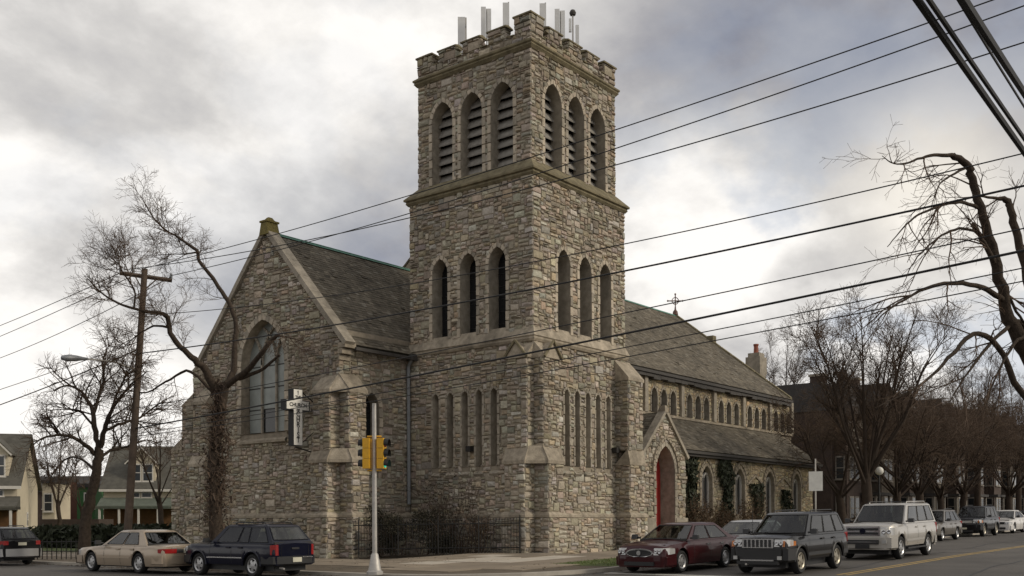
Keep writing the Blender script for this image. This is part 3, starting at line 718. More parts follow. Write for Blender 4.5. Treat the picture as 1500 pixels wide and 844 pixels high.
# gable coping, kneelers, apex stone
def coping(xf, xb, yc, yh, ze, zp, name, m, wd=.0, th=.22, lap=.12):
    for sg in (-1, 1):
        d = Vector((0, sg * yh, ze - zp)); L_ = d.length; d.normalize(); nrm = Vector((0, sg * (zp - ze), yh)).normalized() * th
        n = max(1, round(L_ / 1.1))
        for i in range(n):
            a = Vector((0, yc, zp)) + d * (L_ * i / n + .008); b = Vector((0, yc, zp)) + d * (L_ * (i + 1) / n - .008)
            jj = rng.uniform(-.012, .012)
            q = [Vector((xf + jj, a.y, a.z - .08)), Vector((xf + jj, b.y, b.z - .08)), Vector((xb, b.y, b.z - .08)), Vector((xb, a.y, a.z - .08))]
            MB().hexa(q + [p + nrm for p in q]).build(name, m, church)
coping(WX - .16, WX + .42, WC, WY1 - WC + .42, WE - .38, WP + .05, 'coping_stone', 'dressed_grey')
mb = MB().hexa([(WX - .2, WC - .32, 14.85), (WX + .5, WC - .32, 14.85), (WX + .5, WC + .32, 14.85), (WX - .2, WC + .32, 14.85), (WX - .18, WC - .2, 15.42), (WX + .45, WC - .2, 15.42), (WX + .45, WC + .2, 15.42), (WX - .18, WC + .2, 15.42)])
mb.box(WX - .22, WX + .5, WC - .27, WC + .27, 15.42, 15.5); mb.hexa([(WX - .1, WC - .16, 15.5), (WX + .4, WC - .16, 15.5), (WX + .4, WC + .16, 15.5), (WX - .1, WC + .16, 15.5), (WX + .05, WC - .07, 15.68), (WX + .25, WC - .07, 15.68), (WX + .25, WC + .07, 15.68), (WX + .05, WC + .07, 15.68)])
mb.build('apex_stone', 'moss', church)
for sg, yy in ((-1, WY0), (1, WY1)):
    b = MB()
    for i, (z0, z1, o) in enumerate(((9.0, 9.22, .10), (9.25, 9.47, .28), (9.5, 9.72, .45))):
        y0_, y1_ = sorted((yy, yy + sg * o)); b.box(WX - .1, WX + .55, y0_ - (.0 if sg < 0 else .0), y1_, z0 - .35, z1 - .35)
    b.build('kneeler', 'dressed', church)
# ---- slate roofs (u, v in metres for the slates)
def roof(pts, name='slate_roof', m='slate', th=.10):
    """pts: eave a, eave b, ridge b, ridge a"""
    p = [Vector(x) for x in pts]; ud = (p[1] - p[0]).normalized(); nrm = (p[1] - p[0]).cross(p[3] - p[0]).normalized(); vd = nrm.cross(ud)
    if nrm.z < 0: nrm = -nrm
    mb = MB(); n = len(p); mb.uv = []
    mb.add(p + [x - nrm * th for x in p], [tuple(range(n)), tuple(range(2 * n - 1, n - 1, -1))] + [(i, (i + 1) % n, n + (i + 1) % n, n + i) for i in range(n)])
    for x in p + p: mb.uv.append(((x - p[0]).dot(ud), (x - p[0]).dot(vd)))
    o = mb.build(name, m, church)
    # individual slates lapped in courses over the sheet
    r = random.Random(len(STONES) + int(p[0].x * 10)); sl_ = MB(); L = (p[3] - p[0]).dot(vd) if n == 4 else 0
    if L < 0: vd, L = -vd, -L
    ex = .185; k = int(L / ex)
    for i in range(k):
        v0 = i * ex; a0 = p[0].lerp(p[3], v0 / L); a1 = p[1].lerp(p[2], v0 / L); wdt = (a1 - a0).length; u = -r.uniform(0, .2) + .2
        while u < wdt - .12:
            w_ = min(r.uniform(.2, .36), wdt - u); lift = r.uniform(.012, .026) + (.03 if r.random() < .015 else 0); dr = r.uniform(-.012, .012) - (.04 if r.random() < .02 else 0)
            b0 = a0 + ud * u + vd * dr; q = [b0 + nrm * lift, b0 + ud * (w_ - .012) + nrm * lift, b0 + ud * (w_ - .012) + vd * (ex + .03) + nrm * .004, b0 + vd * (ex + .03) + nrm * .004, b0, b0 + ud * (w_ - .012)]
            t = r.gauss(1, .17); c = (.132 * t, .114 * t, .086 * t) if r.random() > .06 else (.19, .172, .138)
            sl_.add(q, [(0, 1, 2, 3), (4, 5, 1, 0)], c); u += w_
    kind(sl_.build('slates', 'slate_piece', o), 'stuff')
    return o
NX1 = 33.3
we = WY0 - .42; wez = WE - .38
roof([(WX + .4, we, wez), (6.4, we, wez), (6.4, WC, WP), (WX + .4, WC, WP)])
roof([(6.4, 2 * WC - we, wez), (WX + .4, 2 * WC - we, wez), (WX + .4, WC, WP), (6.4, WC, WP)])
NR, NE, NY = 16.95, 10.2, 3.58
roof([(6.2, NY, NE), (34.6, NY, NE), (NX1, WC, NR), (6.2, WC, NR)])
roof([(34.6, 2 * WC - NY, NE), (6.2, 2 * WC - NY, NE), (6.2, WC, NR), (NX1, WC, NR)])
mb = MB(); mb.poly([(6.25, NY + .2, 0), (6.25, 2 * WC - NY - .2, 0), (6.25, 2 * WC - NY - .2, NE), (6.25, WC, NR - .1), (6.25, NY + .2, NE)]); mb.poly([(34.3, NY + .3, 0), (34.3, 2 * WC - NY - .3, 0), (34.3, 2 * WC - NY - .3, NE), (NX1 - .1, WC, NR - .15), (34.3, NY + .3, NE)]); mb.build('nave_gable', 'mortar', church)
MB().tube([(WX + .6, WC, WP + .02), (6.3, WC, WP + .02)], .06, 6).build('copper_ridge', 'copper', church)
mb = MB(); mb.prism([(WX + .5, WC - .16, WP - .08), (WX + .5, WC, WP + .05), (WX + .5, WC + .16, WP - .08)], (6.3 - WX, 0, 0)); mb.build('ridge_flashing', 'copper', church)
mb = MB(); mb.prism([(6.2, WC - .2, NR - .1), (6.2, WC, NR + .06), (6.2, WC + .2, NR - .1)], (NX1 - 6.2, 0, 0)); mb.build('nave_ridge_flashing', 'copper', church)
mb = MB(); d = Vector((34.6, NY, NE)) - Vector((NX1, WC, NR))
for i in range(10):
    a = Vector((NX1, WC, NR)) + d * (i / 10 + .004); b_ = Vector((NX1, WC, NR)) + d * ((i + 1) / 10 - .004)
    mb.hexa([a + Vector((-.12, 0, -.05)), b_ + Vector((-.12, 0, -.05)), b_ + Vector((.2, 0, -.05)), a + Vector((.2, 0, -.05)), a + Vector((-.12, 0, .14)), b_ + Vector((-.12, 0, .14)), b_ + Vector((.2, 0, .14)), a + Vector((.2, 0, .14))])
mb.box(33.6, 34.1, 9.1, 9.6, 14.5, 15.2)
mb.build('verge_coping', 'mossy', church)
# cross finial at the end of the nave ridge
cxp = Vector((NX1, WC, NR)); mb = MB()
mb.lathe([(.0, 0), (.22, 0), (.18, .25), (.07, .4), (.05, .6), (.0, .6)], cxp + Vector((0, 0, .05)), 'Z', 8)
mb.tube([cxp + Vector((0, 0, .5)), cxp + Vector((0, 0, 1.6))], .045, 5); mb.tube([cxp + Vector((.34, -.43, 1.1)), cxp + Vector((-.34, .43, 1.1))], .045, 5)
ring = [cxp + Vector((.24 * math.cos(t) * .62, -.24 * math.cos(t) * .79, 1.1 + .25 * math.sin(t))) for t in [2 * math.pi * i / 16 for i in range(17)]]
mb.tube(ring, .035, 4, False)
for dx, dz in ((.55, 0), (-.55, 0), (0, .5)):
    mb.lathe([(0, -.09), (.09, 0), (0, .09)], cxp + Vector((dx * .62, -dx * .79, 1.1 + dz)), 'Z', 6)
mb.build('cross_finial', 'rusty', church)
# gutters, downpipe
mb = MB(); mb.box(WX + .5, 0.05, we - .10, we + .06, wez - .24, wez - .10); mb.build('gutter', 'gutter', church)
mb = MB(); mb.box(7.4, 34.6, NY - .14, NY + .05, NE - .26, NE - .1); mb.build('gutter', 'gutter', church)
r2 = random.Random(3)
mb = MB()   # sagging, broken eave boards under the nave gutter
for i in range(34):
    x = 8.0 + i * .78; mb.box(x, x + .76, NY - .05, NY + .28, NE - .42 - r2.uniform(0, .13), NE - .22)
mb.build('eave_board', 'gutter', church)
MB().tube([(-.28, WY0 - .42, 9.3), (-.28, WY0 - .42, 9.1), (-.22, WY0 - .16, 8.8), (-.22, WY0 - .16, 2.5)], .085, 8).build('downpipe', 'pipe', church)
MB().box(-.42, -.06, WY0 - .6, WY0 - .25, 9.05, 9.35).build('rainwater_head', 'gutter', church)
# ---- nave clerestory
fc = FR(3.88); holes = []; keep = []; zs0, zs1 = 7.6, 10.1
for gi in range(5):
    gc = 17.42 + gi * 4.06
    for k_ in (-1, 0, 1):
        c = gc + k_ * 1.06
        holes.append(window(fc, c, .32, 7.86, 9.25, .3, .13, 1.6, 'glass', seed=700 + gi * 3 + k_, sill=False, surround_off=.045)); keep.append(grow(c, .32, 7.86, 9.25, 1.6, .05))
wall(fc, [(7, 6.5), (35.2, 6.5), (35.2, 10.1), (7, 10.1)], holes).build('clerestory_wall', 'mortar', church)
stones(fc, 13.0, 35.2, 7.7, 10.0, holes=keep, seed=71, proud=(.012, .03), tint=(1.12, 1.06, .88))
b = MB().box(13, 35.2, 3.74, 3.9, 7.66, 7.80); b.build('clerestory_sill', 'dressed', church)
for x in (15.3, 19.4, 23.45, 27.5, 31.55, 35.1):
    MB().box(x - .17, x + .17, 3.70, 3.9, 7.8, 10.0).build('pilaster', 'dressed_grey', church)
# ---- aisle
fa = FR(1.2); holes = []; keep = []
for i in range(4):
    c = 17.42 + i * 4.1
    a = .62; zt = 4.75; zb = 2.0
    holes.append(window(fa, c, a, zb, zt, .28, .20, 1.5, None, seed=760 + i, surround_off=.07, name='aisle_window', m='dressed')); keep.append(grow(c, a, zb, zt, 1.5, .08))
    wn = MB(); zsp = zt - a * math.sqrt(2)
    bar2(wn, fa, [(c, zb), (c, zsp + .25)], .09, -.28, -.16)
    for sg in (-1, 1):
        l2 = lancet(c + sg * a / 2, a / 2 - .02, zb, zsp + .5, 1.5, 5); bar2(wn, fa, l2[2:] if True else l2, .09, -.28, -.16); bar2(wn, fa, [l2[0], l2[-1]], .07, -.28, -.16); bar2(wn, fa, [l2[1], l2[2]], .07, -.28, -.16)
    wn.build('aisle_tracery', 'trim_white', church)
    MB().poly([fa.pt(u, z, -.26) for u, z in lancet(c, a, zb, zt, 1.5)]).build('pane', 'darkglass', church)
    # wavy hood mould running between the windows
    hp = lancet(c, a + .26, zb + 1.5, zt + .36, 1.45, 6)[2:]
    hm = MB(); bar2(hm, fa, [(c + 2.0, hp[0][1] + .5), (c + 1.5, hp[0][1] + .25), (hp[0][0] + .12, hp[0][1])] + hp + [(hp[-1][0] - .12, hp[-1][1]), (c - 1.5, hp[0][1] + .25), (c - 2.0, hp[0][1] + .5)], .12, 0, .10); hm.build('hood_mould', 'dressed', church)
wall(fa, [(7, 0), (32.4, 0), (32.4, 5.8), (7, 5.8)], holes).build('aisle_wall', 'mortar', church)
stones(fa, 13, 32.4, .3, 5.55, holes=keep, seed=73, proud=(.012, .035), tint=(1.05, 1.0, .84))
roof([(12.6, .82, 5.52), (33.0, .82, 5.52), (33.0, 3.9, 7.7), (12.6, 3.9, 7.7)], 'aisle_roof')
MB().box(12.6, 33.0, .70, .86, 5.32, 5.46).build('gutter', 'gutter', church)
MB().box(12.8, 33.0, .84, 1.2, 5.18, 5.40).build('eave_board', 'gutter', church)
mb = MB(); mb.poly([(32.4, 1.2, 0), (32.4, 3.9, 0), (32.4, 3.9, 7.6), (32.4, 1.2, 5.5)]); mb.poly([(35.2, 3.88, 0), (35.2, 20, 0), (35.2, 20, 10.1), (35.2, 3.88, 10.1)]); mb.build('aisle_end_wall', 'mortar', church)
# ---- porch with the red door
PC, PH = 10.78, 2.1; fp = FR(0.0)
ph = window(fp, 10.78, .92, .35, 5.42, .80, .24, 1.5, None, seed=800, sill=False, name='porch_arch', surround_off=.08)
wall(fp, [(PC - PH, 0), (PC + PH, 0), (PC + PH, 5.0), (PC, 7.1), (PC - PH, 5.0)], [ph]).build('porch_wall', 'mortar', church)
stones(fp, PC - PH, PC + PH, .3, 7.1, inside=lambda u, z: z < 5.0 + 2.1 * (1 - abs(u - PC) / PH) - .05, holes=[grow(10.78, .92, .35, 5.42, 1.5, .10)], seed=75)
hm = MB(); bar2(hm, fp, lancet(10.78, 1.24, 3.9, 5.85, 1.45, 8)[2:], .12, 0, .14); hm.box(PC + 1.24, PC + 2.1, -.12, 0, 3.85, 3.97); hm.box(PC - 2.1, PC - 1.24, -.12, 0, 3.85, 3.97); hm.build('hood_mould', 'dressed', church)
dr = MB().poly([fp.pt(u, z, -.78) for u, z in lancet(10.78, .92, .4, 5.42, 1.5)]).build('door', 'red_door', church)
b = MB()
for i in range(6): bar2(b, fp, [(10.0 + i * .31, .4), (10.0 + i * .31, 4.3)], .03, -.78, -.75)
b.build('door_board', 'red_door', dr); 
b = MB(); [b.box(10.0, 10.7, .70, .74, z, z + .07) for z in (1.2, 3.2)]; b.build('hinge', 'iron', dr)
for s_ in (-1, 1):
    cp = MB(); d = Vector((s_ * (PH + .12), 0, -2.22)); nn = Vector((s_ * 2.22, 0, PH + .12)).normalized() * .16
    q = [Vector((PC, -.14, 7.08)), Vector((PC, -.14, 7.08)) + d, Vector((PC, .28, 7.08)) + d, Vector((PC, .28, 7.08))]
    cp.hexa(q + [p + nn for p in q]).build('porch_coping', 'dressed_grey', church)
MB().hexa([(PC - .16, -.16, 7.1), (PC + .16, -.16, 7.1), (PC + .16, .3, 7.1), (PC - .16, .3, 7.1), (PC - .1, -.1, 7.45), (PC + .1, -.1, 7.45), (PC + .1, .2, 7.45), (PC - .1, .2, 7.45)]).build('porch_finial', 'dressed', church)
roof([(PC - PH - .1, 3.9, 4.95), (PC - PH - .1, .2, 4.95), (PC, .2, 7.14), (PC, 3.9, 7.14)], 'porch_roof'); roof([(PC + PH + .1, .2, 4.95), (PC + PH + .1, 3.9, 4.95), (PC, 3.9, 7.14), (PC, .2, 7.14)], 'porch_roof')
mb = MB(); mb.poly([(PC + PH, 0, 0), (PC + PH, 1.2, 0), (PC + PH, 1.2, 5), (PC + PH, 0, 5)]); mb.poly([(PC - PH, 0, 0), (PC - PH, 1.2, 0), (PC - PH, 1.2, 5), (PC - PH, 0, 5)]); mb.build('porch_side_wall', 'mortar', church)
stones(FL(PC - PH), 0, 1.2, .3, 4.9, seed=77)
MB().prism([fp.pt(PC + .98, 0, .10), fp.pt(PC + PH + .1, 0, .10), fp.pt(PC + PH + .1, 1.85, .10), fp.pt(PC + 1.02, 1.85, .10)], (0, .1, 0)).build('porch_plinth', 'dressed_grey', church)
MB().prism([fp.pt(PC - PH, 0, .10), fp.pt(PC - .98, 0, .10), fp.pt(PC - 1.02, 1.85, .10), fp.pt(PC - PH, 1.85, .10)], (0, .1, 0)).build('porch_plinth', 'dressed_grey', church)
for i in range(3): MB().box(PC - 1.3 + i * .0, PC + 1.3, -.9 + i * .3, -.6 + i * .3 + .02, .2, .52 + i * .14).build('step', 'concrete', church)
# stacked chimney at the far end with a red pot
cb = at(1108, 600, 77.5); cx_, cy_ = cb.x, cb.y
ch = MB(); ch.box(cx_ - .42, cx_ + .42, cy_ - .42, cy_ + .42, 7, 12.8); ch.hexa([(cx_ + a, cy_ + b_, 12.0) for a, b_ in ((-.42, -.42), (.42, -.42), (.42, .42), (-.42, .42))] + [(cx_ + a, cy_ + b_, 12.7) for a, b_ in ((-.58, -.58), (.58, -.58), (.58, .58), (-.58, .58))]); ch.box(cx_ - .58, cx_ + .58, cy_ - .58, cy_ + .58, 12.7, 13.9); ch.box(cx_ - .45, cx_ + .45, cy_ - .45, cy_ + .45, 13.9, 14.2)
co = ch.build('chimney', 'dressed_grey', church); MB().lathe([(.0, 14.2), (.19, 14.2), (.16, 14.75), (.2, 14.8), (.2, 14.9), (0, 14.9)], (cx_, cy_, 0), 'Z', 10).build('chimney_pot', 'potred', co)
# ---- put the stones in: the 300 that show largest one by one, the rest as one mass
STONES.sort(key=lambda s_: -s_[0])
for sc_, vs_, fs, c in STONES[:300]:
    MB().add(vs_, fs, c).build('stone', 'stone', church)
mb = MB()
for sc_, vs_, fs, c in STONES[300:]: mb.add(vs_, fs, c)
kind(mb.build('stonework', 'stone', church), 'stuff')
print('stones', len(STONES))
# ------------------------------------------------------------------ cars
mat('tyre', (0.012, 0.012, 0.012), 0.85)
mat('rim', (0.42, 0.42, 0.42), 0.35, 0.7)
mat('rim_tan', (0.34, 0.31, 0.25), 0.4, 0.6)
def glass_mat(nm, tint):
    m = bpy.data.materials.new(nm); m.use_nodes = True; MATS[nm] = m; t = m.node_tree; ns = t.nodes
    ns.remove(ns['Principled BSDF']); o = ns['Material Output']; tr = ns.new('ShaderNodeBsdfTransparent'); tr.inputs[0].default_value = (*tint, 1); gs = ns.new('ShaderNodeBsdfGlossy'); gs.inputs['Roughness'].default_value = 0.02
    fr = ns.new('ShaderNodeFresnel'); fr.inputs[0].default_value = 1.75; mx = ns.new('ShaderNodeMixShader')
    t.links.new(fr.outputs[0], mx.inputs[0]); t.links.new(tr.outputs[0], mx.inputs[1]); t.links.new(gs.outputs[0], mx.inputs[2]); t.links.new(mx.outputs[0], o.inputs[0])
glass_mat('glass_car', (0.30, 0.33, 0.32)); glass_mat('glass_pale', (0.62, 0.68, 0.65))
mat('interior', (0.03, 0.028, 0.026), 0.9); mat('seat_cloth', (0.10, 0.09, 0.08), 0.95)
mat('black_plastic', (0.014, 0.014, 0.015), 0.55)
mat('chrome', (0.55, 0.55, 0.56), 0.18, 0.9)
mat('lens', (0.50, 0.50, 0.49), 0.12, 0.25, coat=0.6)
mat('amber', (0.45, 0.14, 0.02), 0.25, coat=0.5)
mat('lens_red', (0.27, 0.012, 0.012), 0.2, coat=0.6)
mat('plate', (0.55, 0.53, 0.42), 0.6)
for nm, c, me_ in (('paint_maroon', (0.036, 0.0065, 0.008), 0.0), ('paint_black', (0.006, 0.0055, 0.0055), 0.0), ('paint_silver', (0.43, 0.41, 0.375), 0.35), ('paint_grey', (0.36, 0.36, 0.36), 0.4),
                   ('paint_navy', (0.003, 0.004, 0.014), 0.0), ('paint_beige', (0.37, 0.30, 0.225), 0.35), ('paint_white', None, 0), ('paint_car_white', (0.62, 0.60, 0.57), 0.0), ('paint_dark', (0.008, 0.008, 0.009), 0.0), ('paint_taupe', (0.14, 0.125, 0.105), 0.4), ('paint_bluegrey', (0.09, 0.105, 0.125), 0.4)):
    if c: mat(nm, c, 0.30, me_, coat=0.45, spec=0.12)
def lerp(a, b, t): return a + (b - a) * t
def interp(pts, x):
    if x <= pts[0][0]: return pts[0][1]
    for (x0, y0), (x1, y1) in zip(pts, pts[1:]):
        if x <= x1:
            t = (x - x0) / (x1 - x0); t = t * t * (3 - 2 * t) * .5 + t * .5; return y0 + (y1 - y0) * t
    return pts[-1][1]
WHEELS = {}
def wheel_meshes(r, style):
    k = (round(r, 3), style)
    if k in WHEELS: return WHEELS[k]
    w_ = .22; q = r * .66
    ty = MB().lathe([(q, -w_ / 2 + .02), (q + .02, -w_ / 2), (r - .05, -w_ / 2 - .01), (r - .01, -w_ / 2 + .03), (r, 0), (r - .01, w_ / 2 - .03), (r - .05, w_ / 2 + .01), (q + .02, w_ / 2), (q, w_ / 2 - .02)], (0, 0, 0), 'Y', 24).mesh('tyre', 40)
    rm = MB().lathe([(q, w_ / 2 - .02), (q - .015, w_ / 2 - .005), (q - .05, w_ / 2 - .03), (q - .06, w_ / 2 - .08)], (0, 0, 0), 'Y', 24)
    rm.lathe([(.0, w_ / 2 - .015), (.05, w_ / 2 - .018), (.075, w_ / 2 - .05)], (0, 0, 0), 'Y', 12)
    ns_ = {'five': 5, 'six': 6, 'seven': 7}[style]
    for i in range(ns_):
        a = 2 * math.pi * i / ns_; ca, sa = math.cos(a), math.sin(a); ww = .045 if ns_ > 5 else .06
        pr = [(.03, -ww), (q - .03, -ww * .75), (q - .03, ww * .75), (.03, ww)]
        lo_ = [Vector((x * ca - y * sa, w_ / 2 - .06, x * sa + y * ca)) for x, y in pr]; hi_ = [Vector((p.x, w_ / 2 - .022 - (.02 if i_ in (1, 2) else 0), p.z)) for i_, p in enumerate(lo_)]
        rm.hexa(lo_ + hi_)
    rmm = rm.mesh('rim', 35)
    dk = MB().lathe([(0, w_ / 2 - .09), (q, w_ / 2 - .09)], (0, 0, 0), 'Y', 20).mesh('brake')
    WHEELS[k] = (ty, rmm, dk); return WHEELS[k]

def car(name, label, cat, pos, rz, S, group=None):
    """local axes: +x forward, +y left, z up"""
    x, y = pos[0], pos[1]
    root = thing(name, label, cat, (x, y, g(x)), 0.0, group); del WL[root.name]
    # tilt with the street
    rot = Matrix.Rotation(rz, 3, 'Z'); sl_ = (g(x + 1) - g(x - 1)) / 2
    tilt = Matrix.Rotation(-math.atan(sl_), 3, 'Y'); root.rotation_euler = (tilt @ rot).to_euler()
    L, W, H = S['L'], S['W'], S['H']; h = L / 2; hw = W / 2; r = S['r']; sill = S.get('sill', .27); paint = S['paint']; belt = S['belt']
    xw = [S['xf'], S['xr']]; Ra = r + S.get('gap', .06)
    top = [(-h, S['tail']), (-h + .12, S['tail'] + .03)] + ([(S['xrb'] - .15, S['deck']), (S['xrb'], belt)] if S['deck'] else [(-h + .3, belt)]) + [(S['xwb'] - .25, belt), (S['xwb'] + .05, S['hood']), (h - .45, S['nose'] + S.get('bulge', .08)), (h - .14, S['nose'] + .02), (h, S['nose'] - .10)]
    def zt(x): return interp(top, x)
    def wd(x):
        t = max(0, (x - (h - .75)) / .75); u = max(0, (-h + .55 - x) / .55); return hw * (1 - S.get('taper', .16) * t ** 2.2 - .10 * u ** 2.2)
    def zl(x):
        z = sill if -h + .5 < x < h - .6 else S.get('bump', .24)
        for a in xw:
            d = abs(x - a)
            if d < Ra: z = max(z, r + math.sqrt(max(0, Ra * Ra - d * d)))
        return z
    xs = sorted(set([-h, -h + .03, -h + .1, h - .1, h - .03, h] + [-h + L * i / 70 for i in range(1, 70)] + [a + s_ * Ra * .999 for a in xw for s_ in (-1, 1)] + [a + s_ * Ra * 1.001 for a in xw for s_ in (-1, 1)]))
    def ring(x):
        z0, z1, w_ = zl(x), zt(x), wd(x)
        e = 1.0
        if x > h - .1: e = 1 - .09 * ((x - (h - .1)) / .1) ** 2
        if x < -h + .1: e = 1 - .06 * ((-h + .1 - x) / .1) ** 2
        w_ *= e; zb = sill + .02; zb_top = min(z1, belt + .02)
        hs = [z0, max(z0 + .01, lerp(zb, z1, .16)), max(z0 + .02, lerp(zb, z1, .42)), max(z0 + .03, lerp(zb, z1, .70)), max(z0 + .04, z1 - .085), z1 - .03, z1, z1 + .018]
        ws = [.955, .985, 1.0, .99, .962, .915, .62, 0.0]
        return [(w_ * a, b) for a, b in zip(ws, hs)]
    mb = MB(); n = 8
    for x_ in xs:
        rg = ring(x_)
        mb.v.extend([(x_, a, b) for a, b in rg]); mb.v.extend([(x_, -a, b) for a, b in reversed(rg[:-1])])
    m = 2 * n - 1
    for i in range(len(xs) - 1):
        for j in range(m - 1): a = i * m + j; mb.f.append((a, a + 1, a + m + 1, a + m))
    for k in (0, len(xs) - 1): mb.f.append(tuple(range(k * m, k * m + m)))
    body = mb.build('body', paint, root, 42, True)
    def side(x_, f, s_=1, off=.004):
        rg = ring(x_); z = lerp(sill, zt(x_), f)
        for (w0, z0), (w1, z1) in zip(rg, rg[1:]):
            if z <= z1: t = (z - z0) / max(1e-6, z1 - z0); return Vector((x_, s_ * (lerp(w0, w1, t) + off), z))
        return Vector((x_, s_ * rg[-2][0], z))
    MB().box(-h + .25, h - .3, -hw + .24, hw - .24, .2, belt - .1).build('underbody', 'black_plastic', root, None, True)
    # cabin
    xwb, xwt, xrt, xrb = S['xwb'], S['xwt'], S['xrt'], S['xrb']; wb, wt = hw * .905, S.get('wt', hw * .72); zb = belt - .02; zr = H - .07
    def rg4(xf_, xb_, w_, z, bf=.0, br=.0, nn=6):
        p = []
        for i in range(nn + 1): t = -1 + 2 * i / nn; p.append((xf_ + bf * (1 - t * t), t * w_, z))
        for i in range(nn + 1): t = 1 - 2 * i / nn; p.append((xb_ - br * (1 - t * t), t * w_, z))
        return p
    R0 = rg4(xwb, xrb, wb, zb, .13, .06); R1 = rg4(xwt, xrt, wt, zr, .07, .03); R2 = rg4(xwt - .10, xrt + .09, wt * .93, H - .022, .06, .02); R3 = rg4(xwt - .35, xrt + .3, wt * .6, H, .0, .0)
    mb = MB(); nr = len(R0)
    for q_ in (R0, R1, R2, R3): mb.v.extend(q_)
    for k in range(1, 3):
        for j in range(nr): a = k * nr + j; b = k * nr + (j + 1) % nr; mb.f.append((a, b, b + nr, a + nr))
    # pillars and frames: the cabin sides with the window openings left out
    def cell(p00, p10, p11, p01): mb.add([p00, p10, p11, p01], [(0, 1, 2, 3)])
    for sd in (-1, 1):
        def spt(s_, t): return Vector((lerp(xwb, xrb, s_), sd * wb, zb)).lerp(Vector((lerp(xwt, xrt, s_), sd * wt, zr)), t)
        ta, tb = S['win'][0][2], S['win'][0][3]; se = [0.0] + [q for w4 in S['win'] for q in w4[:2]] + [1.0]
        for i in range(len(se) - 1):
            for t0_, t1_ in ((0, ta), (ta, tb), (tb, 1)):
                if i % 2 == 1 and t0_ == ta: continue
                cell(spt(se[i], t0_), spt(se[i + 1], t0_), spt(se[i + 1], t1_), spt(se[i], t1_))
    for A_, B_, t0_, t1_, ms in ((R0[:7], R1[:7], .10, .95, .93), (R0[7:], R1[7:], S.get('rw0', .12), .92, .90)):
        A_ = [Vector(p) for p in A_]; B_ = [Vector(p) for p in B_]
        for ta_, tb_ in ((0, t0_), (t1_, 1)):
            for i in range(6): cell(A_[i].lerp(B_[i], ta_), A_[i + 1].lerp(B_[i + 1], ta_), A_[i + 1].lerp(B_[i + 1], tb_), A_[i].lerp(B_[i], tb_))
        for e_ in (0, 6):
            p0, p1 = A_[e_].lerp(B_[e_], t0_), A_[e_].lerp(B_[e_], t1_); q0, q1 = p0.copy(), p1.copy(); q0.y *= ms; q1.y *= ms; cell(p0, q0, q1, p1)
    mb.f.append(tuple(3 * nr + j for j in range(nr)))
    cab = mb.build('cabin', paint, root, 50, True)
    # interior: trim panel, dashboard, seats, wheel
    MB().hexa([(xwb + .05, -wb * .93, belt - .04), (xrb - .02, -wb * .93, belt - .04), (xrb - .02, wb * .93, belt - .04), (xwb + .05, wb * .93, belt - .04), (xwb + .03, -wb * .93, belt + .035), (xrb, -wb * .93, belt + .035), (xrb, wb * .93, belt + .035), (xwb + .03, wb * .93, belt + .035)]).build('interior', 'interior', root, None, True)
    zs_ = min(H - .2, belt + .30)
    for xs_ in ([xwt - .55, xwt - 1.45] if xrt < -1.3 else [xwt - .5, xwt - 1.3]):
        for yy in (-.36, .36): MB().hexa([(xs_, yy - .22, belt - .05), (xs_ + .13, yy - .22, belt - .05), (xs_ + .13, yy + .22, belt - .05), (xs_, yy + .22, belt - .05), (xs_ - .10, yy - .15, zs_ - .12), (xs_, yy - .15, zs_ - .12), (xs_, yy + .15, zs_ - .12), (xs_ - .10, yy + .15, zs_ - .12)]).box(xs_ - .13, xs_ - .03, yy - .11, yy + .11, zs_ - .12, zs_ + .04).build('seat', 'seat_cloth', root, 40, True)
    MB().tube([(xwt + .12 + .05 * math.cos(t), .36 + .18 * math.sin(t), belt + .07 + .13 * math.cos(t)) for t in [2 * math.pi * i / 12 for i in range(13)]], .018, 4, False).build('steering_wheel', 'black_plastic', root, None, True)
    def pane(nm, P, o, mt=None):
        mb_ = MB(); rows = len(P); cols = len(P[0])
        for rw in P: mb_.v.extend([tuple(Vector(p) + Vector(o)) for p in rw])
        for i in range(rows - 1):
            for j in range(cols - 1): a = i * cols + j; mb_.f.append((a, a + 1, a + cols + 1, a + cols))
        o_ = mb_.build(nm, mt or 'glass_car', root, 40, True)
        # black rubber seal round the pane
        lp2 = [Vector(v_) for v_ in mb_.v]; bd = [lp2[j] for j in range(cols)] + [lp2[i * cols + cols - 1] for i in range(1, rows)] + [lp2[(rows - 1) * cols + j] for j in range(cols - 2, -1, -1)] + [lp2[i * cols] for i in range(rows - 2, 0, -1)]
        sl2 = MB()
        for i in range(len(bd)): sl2.tube([bd[i], bd[(i + 1) % len(bd)]], .013, 4, False)
        sl2.build('window_seal', 'black_plastic', o_, None, True)
        return o_
    def grid(A, B, t0, t1, m0, m1):   # A, B: bottom and top rows
        A = [Vector(p) for p in A]; B = [Vector(p) for p in B]
        def row(t, q): return [(a.lerp(b, t)) for a, b in q]
        pr = list(zip(A, B)); w_ = []
        for t in (t0, (t0 + t1) / 2, t1):
            rw = row(t, pr); c = (rw[0] + rw[-1]) / 2; w_.append([c + (p - c) * lerp(m0, m1, t) if False else Vector((p.x, c.y + (p.y - c.y) * m0, p.z)) for p in rw])
        return w_
    nn = 6
    pane('windshield', grid(R0[:nn + 1], R1[:nn + 1], .10, .95, .93, .93), (.012, 0, .010), S.get('ws'))
    pane('rear_window', grid(R0[nn + 1:], R1[nn + 1:], S.get('rw0', .12), .92, .90, .90), (-.012, 0, .010), S.get('rwm'))
    def sp(s_, t, sd):   # side plane
        b0 = Vector((lerp(xwb, xrb, s_), sd * wb, zb)); t0 = Vector((lerp(xwt, xrt, s_), sd * wt, zr)); return b0.lerp(t0, t) + Vector((0, sd * .010, .004))
